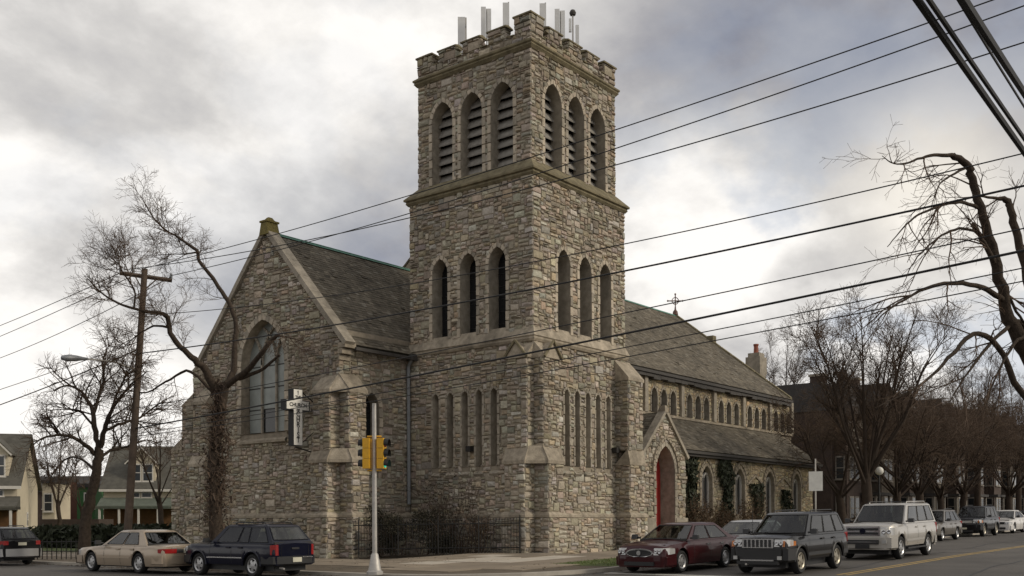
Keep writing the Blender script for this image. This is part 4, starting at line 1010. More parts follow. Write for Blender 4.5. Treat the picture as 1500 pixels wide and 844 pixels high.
    for sd in (-1, 1):
        for (s0, s1, ta, tb) in S['win']:
            P = [[sp(lerp(s0, s1, i / 3), t, sd) for i in range(4)] for t in (ta, tb)]
            pane('side_window', P, (0, 0, 0), S.get('sw'))
        # door joints, handles, side moulding, mirror
        for xd in S['doors']:
            b = MB(); f_ = [.06, .25, .45, .65, .85, .95]
            for fa_, fb_ in zip(f_, f_[1:]):
                p, q = side(xd, fa_, sd, .005), side(xd, fb_, sd, .005)
                if p.z < zl(xd) or q.z < zl(xd): continue
                b.add([p + Vector((-.008, 0, 0)), p + Vector((.008, 0, 0)), q + Vector((.008, 0, 0)), q + Vector((-.008, 0, 0))], [(0, 1, 2, 3)])
            if b.v: b.build('door_seam', 'black_plastic', root, None, True)
        for xd in S['handles']:
            p = side(xd, .80, sd, .0); MB().box(p.x - .10, p.x + .10, min(p.y, p.y + sd * .035), max(p.y, p.y + sd * .035), p.z - .02, p.z + .02).build('door_handle', S.get('hmat', paint), root, None, True)
        if S.get('mould'):
            mt, fz, hh_ = S['mould']; b = MB(); X0, X1 = xw[1] + Ra + .04, xw[0] - Ra - .04
            for i in range(10):
                a_, b_ = lerp(X0, X1, i / 10), lerp(X0, X1, (i + 1) / 10); p, q = side(a_, fz, sd, .012), side(b_, fz, sd, .012); b.add([p, q, q + Vector((0, 0, hh_)), p + Vector((0, 0, hh_))], [(0, 1, 2, 3)])
            b.build('side_moulding', mt, root, None, True)
        p = Vector((xwb - .12, sd * (wb + .02), belt + .06)); q = p + Vector((0, sd * .2, .02))
        MB().hexa([(q.x - .05, q.y - .10, q.z - .07), (q.x + .09, q.y - .09, q.z - .06), (q.x + .08, q.y + .09, q.z - .05), (q.x - .05, q.y + .09, q.z - .06), (q.x - .05, q.y - .10, q.z + .09), (q.x + .05, q.y - .09, q.z + .08), (q.x + .04, q.y + .08, q.z + .07), (q.x - .05, q.y + .08, q.z + .08)]).tube([p, q], .03, 5).build('mirror', S.get('mmat', 'black_plastic'), root, 40, True)
        # arch lip
        if S.get('lip'):
            for a in xw:
                b = MB(); pts = []
                for i in range(13):
                    t = math.pi * i / 12; xx = a + Ra * 1.02 * math.cos(t); zz_ = r + Ra * 1.02 * math.sin(t); pts.append(Vector((xx, sd * (wd(xx) * .985 + .006), zz_)))
                b.tube(pts, .035, 5); b.build('arch_flare', S['lip'], root, 50, True)
        # wheels
        ty, rmm, dk = wheel_meshes(r, S.get('rim', 'five'))
        for a in xw:
            wo_ = bpy.data.objects.new('wheel', ty); C.objects.link(wo_); wo_.parent = root; wo_.location = (a, sd * (hw - .13), r); wo_.rotation_euler = (0, rng.uniform(0, 6), 0 if sd > 0 else math.pi)
            if not ty.materials: ty.materials.append(MATS['tyre']); rmm.materials.append(MATS[S.get('rmat', 'rim')]); dk.materials.append(MATS['black_plastic'])
            for mm, nm in ((rmm, 'rim'), (dk, 'brake_disc')):
                o = bpy.data.objects.new(nm, mm); C.objects.link(o); o.parent = wo_
        if S.get('rails'):
            x0_, x1_ = xwt - .35, xrt + .2; yy = sd * (wt - .10)
            MB().tube([(x0_, yy, H - .02), (x0_ - .08, yy, H + .045), (x1_ + .08, yy, H + .045), (x1_, yy, H - .02)], .02, 6).build('roof_rail', S['rails'], root, 50, True)
    def bx(nm, m_, x0, x1, y0, y1, z0, z1, par=None): return MB().box(x0, x1, y0, y1, z0, z1).build(nm, m_, root, None, True)
    # lamps and bumpers wrap the body corners
    def lamp(nm, m_, xa, xb, fz0, fz1, yin, sd, rear=False):
        """from yin on the end face round the corner to xb on the flank"""
        e = -1 if rear else 1; b = MB(); P = []
        xe = e * h
        for f in (0, 1):
            z = fz0 if f == 0 else fz1
            row = []
            for i in range(4):
                yy = lerp(yin, wd(e * (h - .12)) * (.88 if not rear else .90), i / 3); row.append(Vector((e * (h + .014 - (.03 if not rear else .012) * (i / 3) ** 2 - ((0.04 * f) if not rear else 0)), sd * yy, z)))
            for i in range(1, 4):
                xx = lerp(h - .12, xb, i / 3); row.append(Vector((e * xx, sd * (wd(e * xx) + .010), lerp(z, (fz0 + fz1) / 2 + .02, .25 * i / 3))))
            P.append(row)
        b.v.extend([tuple(p) for rw in P for p in rw]); k = len(P[0])
        inn = [Vector((p.x - e * .10, p.y * .93, p.z)) for rw in P for p in rw]; b.v.extend([tuple(p) for p in inn])
        for j in range(k - 1):
            b.f.append((j, j + 1, k + j + 1, k + j)); b.f.append((j, j + 1, 2 * k + j + 1, 2 * k + j)); b.f.append((k + j, k + j + 1, 3 * k + j + 1, 3 * k + j))
        b.f.append((0, k, 3 * k, 2 * k)); b.f.append((k - 1, 2 * k - 1, 4 * k - 1, 3 * k - 1))
        return b.build(nm, m_, root, 40, True)
    for sd in (-1, 1):
        if 'head' in S:
            z0, z1, yin, xb = S['head']; hl = lamp('headlight', 'lens', 0, xb, z0, z1, yin, sd); rr_ = (z1 - z0) * .26
            for kk in (0, 1): MB().lathe([(0, .0), (rr_, .0), (rr_ * 1.1, .012), (rr_ * .8, .016), (0, .004)], (h + .006, sd * (yin + rr_ * 1.4 + kk * rr_ * 2.4), (z0 + z1) / 2 - .01), 'X', 10).build('reflector', 'chrome', hl, None, True)
        if 'turn' in S: z0, z1, yin, xb = S['turn']; lamp('turn_signal', 'amber', 0, xb, z0, z1, yin, sd)
        z0, z1, yin, xb = S['tailamp']; lamp('taillight', 'lens_red', 0, xb, z0, z1, yin, sd, True)
    for e, key in ((1, 'fb'), (-1, 'rb')):
        m_, z0, z1, ov = S[key]; b = MB(); P = []
        for i in range(9):
            t = -1 + i / 4; yy = t * hw * .94; xx = e * (h + ov - .13 * abs(t) ** 2.5); P.append((xx, yy))
        P = [(e * (h - .55), -hw * 1.0 - .005)] + P + [(e * (h - .55), hw * 1.0 + .005)]
        b.v.extend([(a, c, z0) for a, c in P] + [(a, c, z1) for a, c in P] + [(a - e * .16, c * .9, z1 + .02) for a, c in P] + [(a - e * .1, c * .94, z0 - .06) for a, c in P]); k = len(P)
        for j in range(k - 1): b.f.extend([(j, j + 1, k + j + 1, k + j), (k + j, k + j + 1, 2 * k + j + 1, 2 * k + j), (3 * k + j, 3 * k + j + 1, j + 1, j)])
        b.build('bumper', m_, root, 35, True)
    S['extra'](bx, root, h, hw, S) if 'extra' in S else None
    return root

def ex_jeep(bx, root, h, hw, S):
    gr_ = bx('grille', 'chrome', h - .02, h + .035, -.47, .47, .76, 1.02)
    for i in range(7): y = -.37 + i * .123; MB().box(h + .03, h + .045, y - .038, y + .038, .785, .995).build('grille_slot', 'black_plastic', gr_, None, True)
    bx('bumper_strip', 'chrome', h + .07, h + .105, -.5, .5, .40, .44); bx('lower_intake', 'black_plastic', h - .05, h + .08, -.62, .62, .30, .40)
    for s in (-1, 1): bx('fog_light', 'lens', h + .06, h + .085, s * .66 - .06, s * .66 + .06, .44, .54)
    bx('tow_hook', 'steel', h - .02, h + .09, -.36, -.30, .28, .33)
    MB().tube([(h - 1.2, -hw + .2, .98), (h - 1.2, -hw + .2, 1.75)], .008, 4).build('aerial', 'black_plastic', root, None, True)
def ex_exped(bx, root, h, hw, S):
    gr_ = bx('grille', 'chrome', h - .03, h + .04, -.58, .58, .84, 1.16)
    for i in range(2): MB().box(h + .035, h + .05, -.53, .53, .88 + i * .14, .96 + i * .14).build('grille_slot', 'black_plastic', gr_, None, True)
    MB().lathe([(0, .0), (.10, .0), (.10, .02), (0, .02)], (h + .05, 0, 1.0), 'X', 14).build('badge', 'paint_navy', gr_, None, True)
    bx('lower_intake', 'black_plastic', h + .0, h + .105, -.55, .55, .56, .70)
    b = MB(); b.box(h + .10, h + .112, -.52, .52, .615, .64); b.build('intake_bar', 'chrome', root, None, True)
    bx('plate_bracket', 'black_plastic', h + .09, h + .115, -.24, .24, .40, .55)
    for s in (-1, 1): bx('fog_light', 'lens', h + .06, h + .09, s * .74 - .07, s * .74 + .07, .58, .69)
    for s in (-1, 1): MB().box(-.95, 1.0, s * (hw - .06) - .07, s * (hw - .06) + .07, .34, .39).build('running_board', 'black_plastic', root, None, True)
    for x_ in (-.9, .4): MB().tube([(x_, -hw * .6, S['H'] + .045), (x_, hw * .6, S['H'] + .045)], .018, 5).build('roof_bar', 'black_plastic', root, None, True)
def ex_buick(bx, root, h, hw, S):
    pts = [(h + .028 - .02 * abs(math.cos(t)), .46 * math.cos(t), .62 + .13 * math.sin(t)) for t in [2 * math.pi * i / 24 for i in range(24)]]
    gr_ = MB().prism(pts, (-.08, 0, 0)).build('grille', 'chrome', root, None, True)
    pts2 = [(h + .04 - .02 * abs(math.cos(t)), .415 * math.cos(t), .61 + .10 * math.sin(t)) for t in [2 * math.pi * i / 24 for i in range(24)]]
    MB().prism(pts2, (-.04, 0, 0)).build('grille_opening', 'black_plastic', gr_, None, True)
    MB().lathe([(0, .0), (.07, .0), (.07, .02), (0, .02)], (h + .04, 0, .62), 'X', 12).build('badge', 'chrome', gr_, None, True)
    bx('lower_intake', 'black_plastic', h - .02, h + .055, -.5, .5, .25, .36)
def ex_blazer(bx, root, h, hw, S):
    bx('number_plate', 'plate', -h - .115, -h - .10, -.17, .17, .47, .61); bx('bumper_step', 'chrome', -h - .10, -h - .05, -.60, -.22, .60, .63)
    bx('tailgate_handle', 'black_plastic', -h - .03, -h, -.14, .14, .86, .91); bx('grille', 'black_plastic', h - .02, h + .02, -.5, .5, .72, .92)
    MB().tube([(-h + .1, .5, .3), (-h - .12, .52, .28)], .03, 6).build('exhaust_pipe', 'steel', root, None, True)
    for s in (-1, 1): MB().box(-h - .012, -h + .02, s * .52 - .003, s * .52 + .003, .65, .95).build('tailgate_seam', 'black_plastic', root, None, True)
    for x_ in (-1.0, .1): MB().tube([(x_, -hw * .55, S['H'] + .045), (x_, hw * .55, S['H'] + .045)], .016, 5).build('roof_bar', 'black_plastic', root, None, True)
def ex_marq(bx, root, h, hw, S):
    bx('tail_panel', 'black_plastic', -h - .014, -h + .03, -.42, .42, .70, .82); bx('number_plate', 'plate', -h - .03, -h - .01, -.16, .16, .69, .82)
    bx('trunk_strip', 'chrome', -h - .012, -h + .02, -.62, .62, .845, .865); bx('grille', 'chrome', h - .02, h + .02, -.4, .4, .52, .72)
def ex_wagon(bx, root, h, hw, S):
    bx('number_plate', 'plate', -h - .02, -h - .005, -.17, .17, .82, .94); bx('tailgate_handle', 'black_plastic', -h - .02, -h, -.3, .3, .96, 1.0)
def ex_far(bx, root, h, hw, S):
    bx('grille', S.get('grm', 'black_plastic'), h - .02, h + .02, -.45, .45, .60 + S.get('gz', 0), .74 + S.get('gz', 0)); bx('lower_intake', 'black_plastic', h - .02, h + .05, -.5, .5, .28, .40); bx('number_plate', 'plate', h + .045, h + .06, -.15, .15, .44, .54)

SUV_WIN = [(.10, .40, .10, .92), (.43, .70, .10, .92), (.73, .94, .10, .92)]
SED_WIN = [(.10, .46, .10, .93), (.50, .84, .10, .93)]
jeep = dict(L=4.62, W=1.84, H=1.74, belt=1.10, hood=1.09, nose=1.02, deck=None, tail=1.08, xwb=.95, xwt=.28, xrt=-1.95, xrb=-2.24, xf=1.42, xr=-1.27, r=.37, sill=.40, bump=.36, gap=.07, paint='paint_black', wt=.66, win=SUV_WIN, doors=(.85, -.25, -1.0), handles=(-.1, -.95), mould=('black_plastic', .14, .13), rails='black_plastic', rim='five', rmat='rim_tan', lip='black_plastic',
            head=(.80, 1.0, .49, 1.95), turn=(.80, .96, .80, 1.82), tailamp=(.78, 1.10, .68, 2.15), fb=('black_plastic', .42, .74, .07), rb=('black_plastic', .45, .68, .06), extra=ex_jeep, ws='glass_pale')
exped = dict(L=5.24, W=2.0, H=1.94, belt=1.24, hood=1.23, nose=1.18, deck=None, tail=1.2, xwb=1.12, xwt=.45, xrt=-2.25, xrb=-2.55, xf=1.62, xr=-1.40, r=.40, sill=.45, bump=.36, gap=.08, paint='paint_silver', wt=.76, win=SUV_WIN, doors=(1.0, -.15, -1.05), handles=(.0, -.95), mould=('paint_silver', .2, .08), rails='paint_silver', rim='six',
             head=(.84, 1.12, .60, 2.25), tailamp=(.8, 1.2, .8, 2.45), fb=('paint_silver', .42, .78, .07), rb=('paint_silver', .45, .72, .07), extra=ex_exped, ws='glass_pale')
buick = dict(L=5.0, W=1.85, H=1.46, belt=.95, hood=.94, nose=.80, bulge=.08, deck=1.0, tail=.98, xwb=1.12, xwt=.32, xrt=-1.15, xrb=-1.95, xf=1.56, xr=-1.24, r=.335, sill=.24, bump=.20, paint='paint_maroon', wt=.60, win=[(.09, .44, .1, .93), (.475, .86, .1, .90)], doors=(.85, -.2, -1.05), handles=(-.05, -.95), hmat='chrome', rim='seven',
             head=(.56, .76, .48, 2.02), tailamp=(.7, .9, .6, 2.3), fb=('paint_maroon', .26, .50, .03), rb=('paint_maroon', .3, .6, .04), extra=ex_buick, sw='glass_pale')
blazer = dict(L=4.62, W=1.72, H=1.63, belt=1.04, hood=1.02, nose=.95, deck=None, tail=1.02, xwb=.88, xwt=.25, xrt=-1.78, xrb=-2.24, xf=1.42, xr=-1.30, r=.36, sill=.38, bump=.38, gap=.07, paint='paint_navy', wt=.60, win=[(.10, .44, .10, .92), (.47, .62, .10, .92), (.65, .93, .10, .92)], doors=(.8, -.3, -.85), handles=(-.15, -.75), mould=('chrome', .30, .035), rails='black_plastic', rim='five', lip='paint_navy',
              head=(.74, .92, .5, 2.1), tailamp=(.68, 1.0, .64, 2.16), fb=('black_plastic', .42, .64, .06), rb=('black_plastic', .42, .64, .09), extra=ex_blazer, rw0=.22, sw='glass_pale')
marq = dict(L=5.38, W=1.97, H=1.45, belt=.94, hood=.93, nose=.80, bulge=.06, deck=.96, tail=.92, xwb=1.02, xwt=.30, xrt=-1.10, xrb=-1.72, xf=1.62, xr=-1.30, r=.345, sill=.25, bump=.26, paint='paint_beige', wt=.63, win=[(.09, .46, .1, .93), (.50, .82, .1, .93)], doors=(.75, -.25, -1.05), handles=(-.1, -.95), mould=('paint_beige', .36, .05), rim='seven',
            head=(.60, .76, .45, 2.35), tailamp=(.68, .83, .42, 2.45), fb=('paint_beige', .32, .56, .05), rb=('paint_beige', .34, .62, .06), extra=ex_marq, sw='glass_pale')
wagon = dict(L=4.7, W=1.75, H=1.56, belt=1.0, hood=.98, nose=.85, deck=None, tail=1.0, xwb=1.0, xwt=.25, xrt=-1.7, xrb=-2.26, xf=1.4, xr=-1.25, r=.33, sill=.32, bump=.30, paint='paint_dark', wt=.60, win=SUV_WIN, doors=(.75, -.25, -1.0), handles=(-.1, -.9), mould=('paint_grey', .1, .12), rails='black_plastic', rim='six',
             head=(.64, .82, .5, 2.1), tailamp=(.84, 1.0, .56, 2.05), fb=('paint_grey', .36, .58, .05), rb=('paint_grey', .38, .68, .08), extra=ex_wagon, rw0=.2)
sedan = dict(buick, L=4.6, W=1.78, H=1.43, xwb=1.0, xwt=.25, xrt=-1.1, xrb=-1.75, xf=1.35, xr=-1.28, paint='paint_grey', extra=ex_far, fb=('paint_grey', .26, .5, .03), rb=('paint_grey', .3, .6, .03), hmat='paint_grey', rim='five', head=(.56, .74, .46, 1.9), tailamp=(.7, .88, .55, 2.15), ws='glass_pale')
prius = dict(sedan, L=4.45, W=1.73, H=1.49, xwb=1.15, xwt=.2, xrt=-1.0, xrb=-2.05, belt=.98, nose=.78, deck=1.02, tail=1.0, paint='paint_car_white', fb=('paint_car_white', .26, .5, .03), rb=('paint_car_white', .3, .6, .03), hmat='paint_car_white', doors=(.85, -.2, -.95), ws=None)
suvb = dict(jeep, L=4.55, H=1.78, paint='paint_dark', extra=ex_far, gz=.2, grm='chrome', fb=('paint_dark', .4, .7, .06), lip='black_plastic', ws=None)
sed_d = dict(sedan, paint='paint_dark', fb=('paint_dark', .26, .5, .03), rb=('paint_dark', .3, .6, .03), hmat='paint_dark', ws=None)
sed_b = dict(sedan, paint='paint_bluegrey', fb=('paint_bluegrey', .26, .5, .03), rb=('paint_bluegrey', .3, .6, .03), hmat='paint_bluegrey', ws=None)
taupe = dict(wagon, H=1.62, paint='paint_taupe', fb=('paint_taupe', .36, .58, .05), rb=('paint_taupe', .36, .58, .05), mould=None)

PK = -9.95
GK = 'cars parked along the right kerb'; GL_ = 'cars parked along the left kerb'
car('sedan_car', 'dark maroon sedan with oval chrome grille parked nearest the tower', 'car', (-5.85, PK - .25), math.pi, buick, GK)
car('suv_car', 'black boxy off-road wagon with slotted chrome grille, leading in the traffic lane', 'car', (-5.1, -13.5), math.pi, jeep)
car('suv_car', 'large silver beige full-size suv driving behind the black off-roader', 'car', (3.5, -13.5), math.pi, exped)
car('sedan_car', 'light grey sedan parked behind the maroon sedan', 'car', (-.6, PK), math.pi, sedan, GK)
car('wagon_car', 'taupe grey wagon parked just behind the big silver suv', 'car', (22.4, PK + .4), math.pi, taupe, GK)
car('suv_car', 'small black suv parked further along the right kerb', 'car', (31.2, PK + .6), math.pi, suvb, GK)
car('hatchback_car', 'white hatchback parked behind the small black suv', 'car', (39.0, PK + .7), math.pi, prius, GK)
car('sedan_car', 'dark sedan parked beyond the white hatchback', 'car', (46.5, PK + .8), math.pi, sed_d, GK)
car('sedan_car', 'blue grey sedan cut by the right edge of the photo', 'car', (54.5, PK + 1.2), math.pi, sed_b, GK)
car('suv_car', 'navy blue two-box suv parked in front of the gable', 'car', (-13.9, .9), math.pi / 2, blazer, GL_)
car('sedan_car', 'beige full-size sedan parked ahead of the navy suv', 'car', (-14.35, 6.15), math.pi / 2, marq, GL_)
car('wagon_car', 'dark wagon with grey bumper cut by the left edge of the photo', 'car', (-14.0, 17.6), math.pi / 2, wagon, GL_)
# ------------------------------------------------------------------ trees
def wander(p, d, L, r0, r1, n, r, up=0.0, jit=.18):
    pts = [p.copy()]; rad = [r0]; d = d.normalized()
    for i in range(n):
        d = (d + Vector((r.gauss(0, jit), r.gauss(0, jit), r.gauss(0, jit) + up))).normalized()
        p = p + d * (L / n); pts.append(p.copy()); rad.append(lerp(r0, r1, (i + 1) / n))
    return pts, rad, d
def perp(d, r):
    a = Vector((r.gauss(0, 1), r.gauss(0, 1), r.gauss(0, 1))); a -= d * a.dot(d); return a.normalized() if a.length > 1e-6 else d.orthogonal()
def sprout(limb, tw, pts, rad, lvl, r, P):
    """children along a branch"""
    n = P['n'][lvl]; m = len(pts) - 1
    for k in range(n):
        t = r.uniform(P.get('from', .25) if lvl == 0 else .12, 1.0); i = min(m - 1, int(t * m)); f = t * m - i
        p = pts[i].lerp(pts[i + 1], f); d = (pts[i + 1] - pts[i]).normalized(); rr = lerp(rad[i], rad[i + 1], f)
        nd = (d * P['fwd'][lvl] + perp(d, r) + Vector((0, 0, P['up'][lvl]))).normalized()
        L = P['len'][lvl] * r.uniform(.55, 1.15) * (1.1 - .45 * t); r0 = min(rr * .75, P['r'][lvl])
        q, ra, _ = wander(p, nd, L, r0, max(P['tip'], r0 * .35), P['seg'][lvl], r, P['curve'][lvl], P['jit'])
        (limb if lvl == 0 and r0 > .03 else tw).tube(q, ra, (5, 4, 3, 3)[min(lvl, 3)], False)
        if lvl + 1 < len(P['n']): sprout(limb, tw, q, ra, lvl + 1, r, P)
def tree(name, label, base, limbs, P, seed, barkm='bark', group=None, twm='twig'):
    """limbs: list of (points, radii) drawn from the trunk up"""
    r = random.Random(seed); root = thing(name, label, 'tree', base, group=group)
    tb = MB(); lb = MB(); tw = MB()
    for li, lb_ in enumerate(limbs):
        pts, rad = lb_[0], lb_[1]; fac = lb_[2] if len(lb_) > 2 else 1.0
        P3 = [Vector(p) for p in pts]
        # refine with a little wobble
        q = [P3[0]]; ra = [rad[0]]
        for i_ in range(len(P3) - 1):
            a, b = P3[i_], P3[i_ + 1]; z_ = P3[max(0, i_ - 1)]; e = P3[min(len(P3) - 1, i_ + 2)]; ra0, ra1 = rad[i_], rad[i_ + 1]
            for s_ in (.25, .5, .75, 1):
                x = (a * 2 + (b - z_) * s_ + (z_ * 2 - a * 5 + b * 4 - e) * s_ ** 2 + (a * 3 - z_ - b * 3 + e) * s_ ** 3) * .5; j = min(.02, (ra0 + ra1) * .06) + .003
                q.append(x + Vector((r.gauss(0, j), r.gauss(0, j), r.gauss(0, j)))); ra.append(lerp(ra0, ra1, s_) * r.uniform(.95, 1.05))
        (tb if li == 0 else lb).tube(q, ra, 9 if li == 0 else 7, True)
        if li > 0 or P.get('trunk_sprout'): sprout(lb, tw, q, ra, 0, r, dict(P, n=(max(0, round(P['n'][0] * fac)),) + tuple(P['n'][1:])))
    tb.build('trunk', barkm, root, 60)
    if lb.v: lb.build('limbs', barkm, root, 60)
    o = tw.build('crown', twm, root)
    return root
def auto_limbs(base, H, spread, n, r0, r, fork=.35, upright=1.0, forkn=2):
    b = Vector(base); L = []; top = b + Vector((r.gauss(0, .15), r.gauss(0, .15), H * fork))
    L.append(([b, b + (top - b) * .5 + Vector((r.gauss(0, .06), r.gauss(0, .06), 0)), top], [r0 * 1.25, r0, r0 * .9]))
    for i in range(n):
        a = 2 * math.pi * (i + r.uniform(-.3, .3)) / n; sp = spread * r.uniform(.45, 1.0); hh = H * r.uniform(.75, 1.0)
        s = b + (top - b) * r.uniform(.75, 1.0)
        e = b + Vector((sp * math.cos(a), sp * math.sin(a), hh)); m1 = s.lerp(e, .35) + Vector((math.cos(a) * sp * .12, math.sin(a) * sp * .12, (.1 * upright - .05) * H)); m2 = s.lerp(e, .7) + Vector((0, 0, .03 * H))
        rr = r0 * r.uniform(.28, .42); L.append(([s, m1, m2, e], [rr, rr * .62, rr * .36, rr * .15]))
    return L

# big pollarded tree in front of the gable (limbs follow its own crooked shape)
tb_ = at(318, 790, 39); tb_.z = gl_(tb_.x)
A = lambda x, y, z: at(x, y, z)
T1 = [([tb_, A(316, 740, 39), A(313, 680, 39), A(320, 620, 39.1), A(325, 585, 39.1), A(328, 562, 39.1)], [.46, .36, .33, .31, .33, .30]),
      ([A(322, 580, 39.1), A(303, 545, 38.9), A(285, 528, 38.6), A(264, 508, 38.3), A(250, 487, 38.1), A(246, 466, 38.0), A(235, 459, 37.8), A(212, 456, 37.5), A(180, 447, 37.2), A(152, 432, 37.0), A(128, 408, 36.8)], [.27, .24, .20, .17, .16, .15, .12, .09, .07, .05, .03]),
      ([A(328, 565, 39.1), A(342, 545, 39.4), A(344, 505, 39.6), A(345, 468, 39.8), A(330, 435, 40), A(312, 408, 40.2), A(292, 382, 40.3), A(288, 368, 40.3), A(262, 349, 40.3), A(240, 335, 40.2), A(222, 315, 40.1), A(208, 290, 40.0)], [.22, .19, .16, .15, .13, .12, .11, .11, .07, .055, .04, .02]),
      ([A(332, 565, 39.1), A(360, 545, 38.6), A(380, 522, 38.0), A(402, 495, 37.6), A(412, 492, 37.4), A(432, 497, 37.2), A(452, 503, 37.0)], [.2, .17, .15, .12, .05, .03, .015]),
      ([A(350, 555, 38.9), A(385, 540, 38.4), A(410, 520, 38.0)], [.13, .10, .07]),
      ([A(320, 585, 39.1), A(280, 545, 39.6), A(250, 555, 39.8), A(215, 575, 39.9), A(185, 570, 40)], [.11, .09, .07, .05, .02]),
      ([A(288, 370, 40.3), A(270, 372, 40.6), A(245, 373, 40.9), A(225, 374, 41)], [.06, .04, .025, .01]),
      ([A(249, 480, 38.1), A(225, 478, 38.6), A(200, 492, 39.0), A(180, 510, 39.2)], [.08, .06, .04, .015]),
      ([A(196, 452, 37.4), A(197, 425, 37.2), A(180, 400, 37), A(172, 380, 36.9), A(160, 350, 36.8)], [.06, .05, .04, .025, .012])]
P1 = dict(n=(13, 9, 6), fwd=(.9, .8, .8), up=(.30, .12, .05), len=(1.7, .9, .42), r=(.016, .009, .006), tip=.0045, seg=(5, 4, 2), curve=(.04, .02, 0), jit=.15)
T1 = [(a, [x * (.62 if i else .66) for x in b], {3: .3, 4: .0, 1: 1.5, 2: 1.35, 8: 1.3}.get(i, 1.0)) for i, (a, b) in enumerate(T1)]
tr1 = tree('pollard_tree', 'crooked bare tree with lopped limbs and shaggy vines in front of the gable', tb_, T1, P1, 21)
# dead vines hanging on its trunk
r_ = random.Random(8); mb = MB()
for i in range(2600):
    t = r_.random() ** .8; px_, py_ = lerp(316, 322, t), lerp(772, 560, t); c = at(px_, py_, 39); a = r_.uniform(0, 6.28); rr = r_.uniform(.20, .50) * (1.0 if t < .62 else .78) * (.35 + 1.15 * noise.noise(Vector((math.cos(a) * 1.3, math.sin(a) * 1.3, t * 7))) ** 2 * 2 + .35 * (1 - t))
    p = c + Vector((math.cos(a) * rr, math.sin(a) * rr, r_.uniform(-.2, .2))); q = Vector((r_.gauss(0, .06), r_.gauss(0, .06), -abs(r_.gauss(0, .11)))); w_ = Vector((r_.gauss(0, .022), r_.gauss(0, .022), r_.gauss(0, .015)))
    mb.add([p - w_, p + w_, p + q + w_ * .4, p + q - w_ * .6], [(0, 1, 2, 3)])
mb.build('dead_vines', 'dead_leaf', tr1)
mb = MB()
for i in range(170):
    t = r_.random(); c = at(lerp(317, 322, t), lerp(770, 590, t), 39); a = r_.uniform(0, 6.28); p = c + Vector((math.cos(a) * .3, math.sin(a) * .3, 0))
    q, ra, _ = wander(p, Vector((math.cos(a), math.sin(a), r_.uniform(.2, 1.2))), r_.uniform(.5, 1.2), .012, .004, 4, r_, 0, .25); mb.tube(q, ra, 3, False)
kind(mb.build('vine_stem', 'twig', tr1), 'stuff')
# street tree on the left
b2 = at(122, 805, 41); b2.z = gl_(b2.x)
T2 = [([b2, A(125, 770, 41), A(132, 735, 41), A(138, 705, 41), A(143, 672, 41), A(146, 655, 41)], [.34, .25, .23, .22, .21, .2]),
      ([A(138, 665, 41), A(125, 652, 40.6), A(105, 640, 40.2), A(82, 638, 39.8), A(62, 642, 39.4), A(45, 655, 39)], [.11, .10, .08, .06, .04, .02]),
      ([A(144, 655, 41), A(138, 625, 41.2), A(135, 600, 41.4), A(120, 575, 41.6), A(98, 565, 41.8), A(78, 572, 42)], [.13, .12, .10, .07, .05, .02]),
      ([A(147, 655, 41), A(153, 630, 40.6), A(162, 605, 40.2), A(178, 580, 39.8), A(196, 560, 39.5), A(215, 545, 39.2)], [.13, .11, .09, .06, .04, .02]),
      ([A(136, 610, 41.3), A(145, 580, 41.6), A(152, 555, 41.8), A(150, 530, 42), A(160, 505, 42)], [.09, .075, .06, .04, .02]),
      ([A(152, 632, 40.6), A(180, 620, 41), A(205, 612, 41.4), A(235, 590, 41.8), A(255, 580, 42)], [.07, .06, .05, .03, .015]),
      ([A(142, 675, 41), A(162, 660, 41.5), A(185, 655, 42), A(215, 645, 42.5), A(235, 652, 43)], [.08, .07, .05, .03, .015]),
      ([A(140, 690, 41), A(118, 672, 41.5), A(98, 672, 42), A(80, 690, 42.4), A(70, 712, 42.6)], [.07, .055, .04, .025, .012]),
      ([A(162, 605, 40.2), A(172, 575, 40), A(190, 540, 40), A(200, 515, 40)], [.06, .05, .03, .015]),
      ([A(138, 625, 41.2), A(120, 605, 40.5), A(105, 600, 40), A(90, 590, 39.6)], [.06, .05, .03, .015])]
P2 = dict(n=(10, 8, 5), fwd=(.8, .8, .8), up=(.22, .08, .0), len=(1.7, .85, .42), r=(.036, .016, .008), tip=.005, seg=(5, 4, 2), curve=(.02, -.01, -.02), jit=.14)
T2 = [(a, [x * .85 for x in b]) for a, b in T2]
tree('street_tree', 'dark bare street tree spreading before the cream houses on the left', b2, T2, P2, 22)
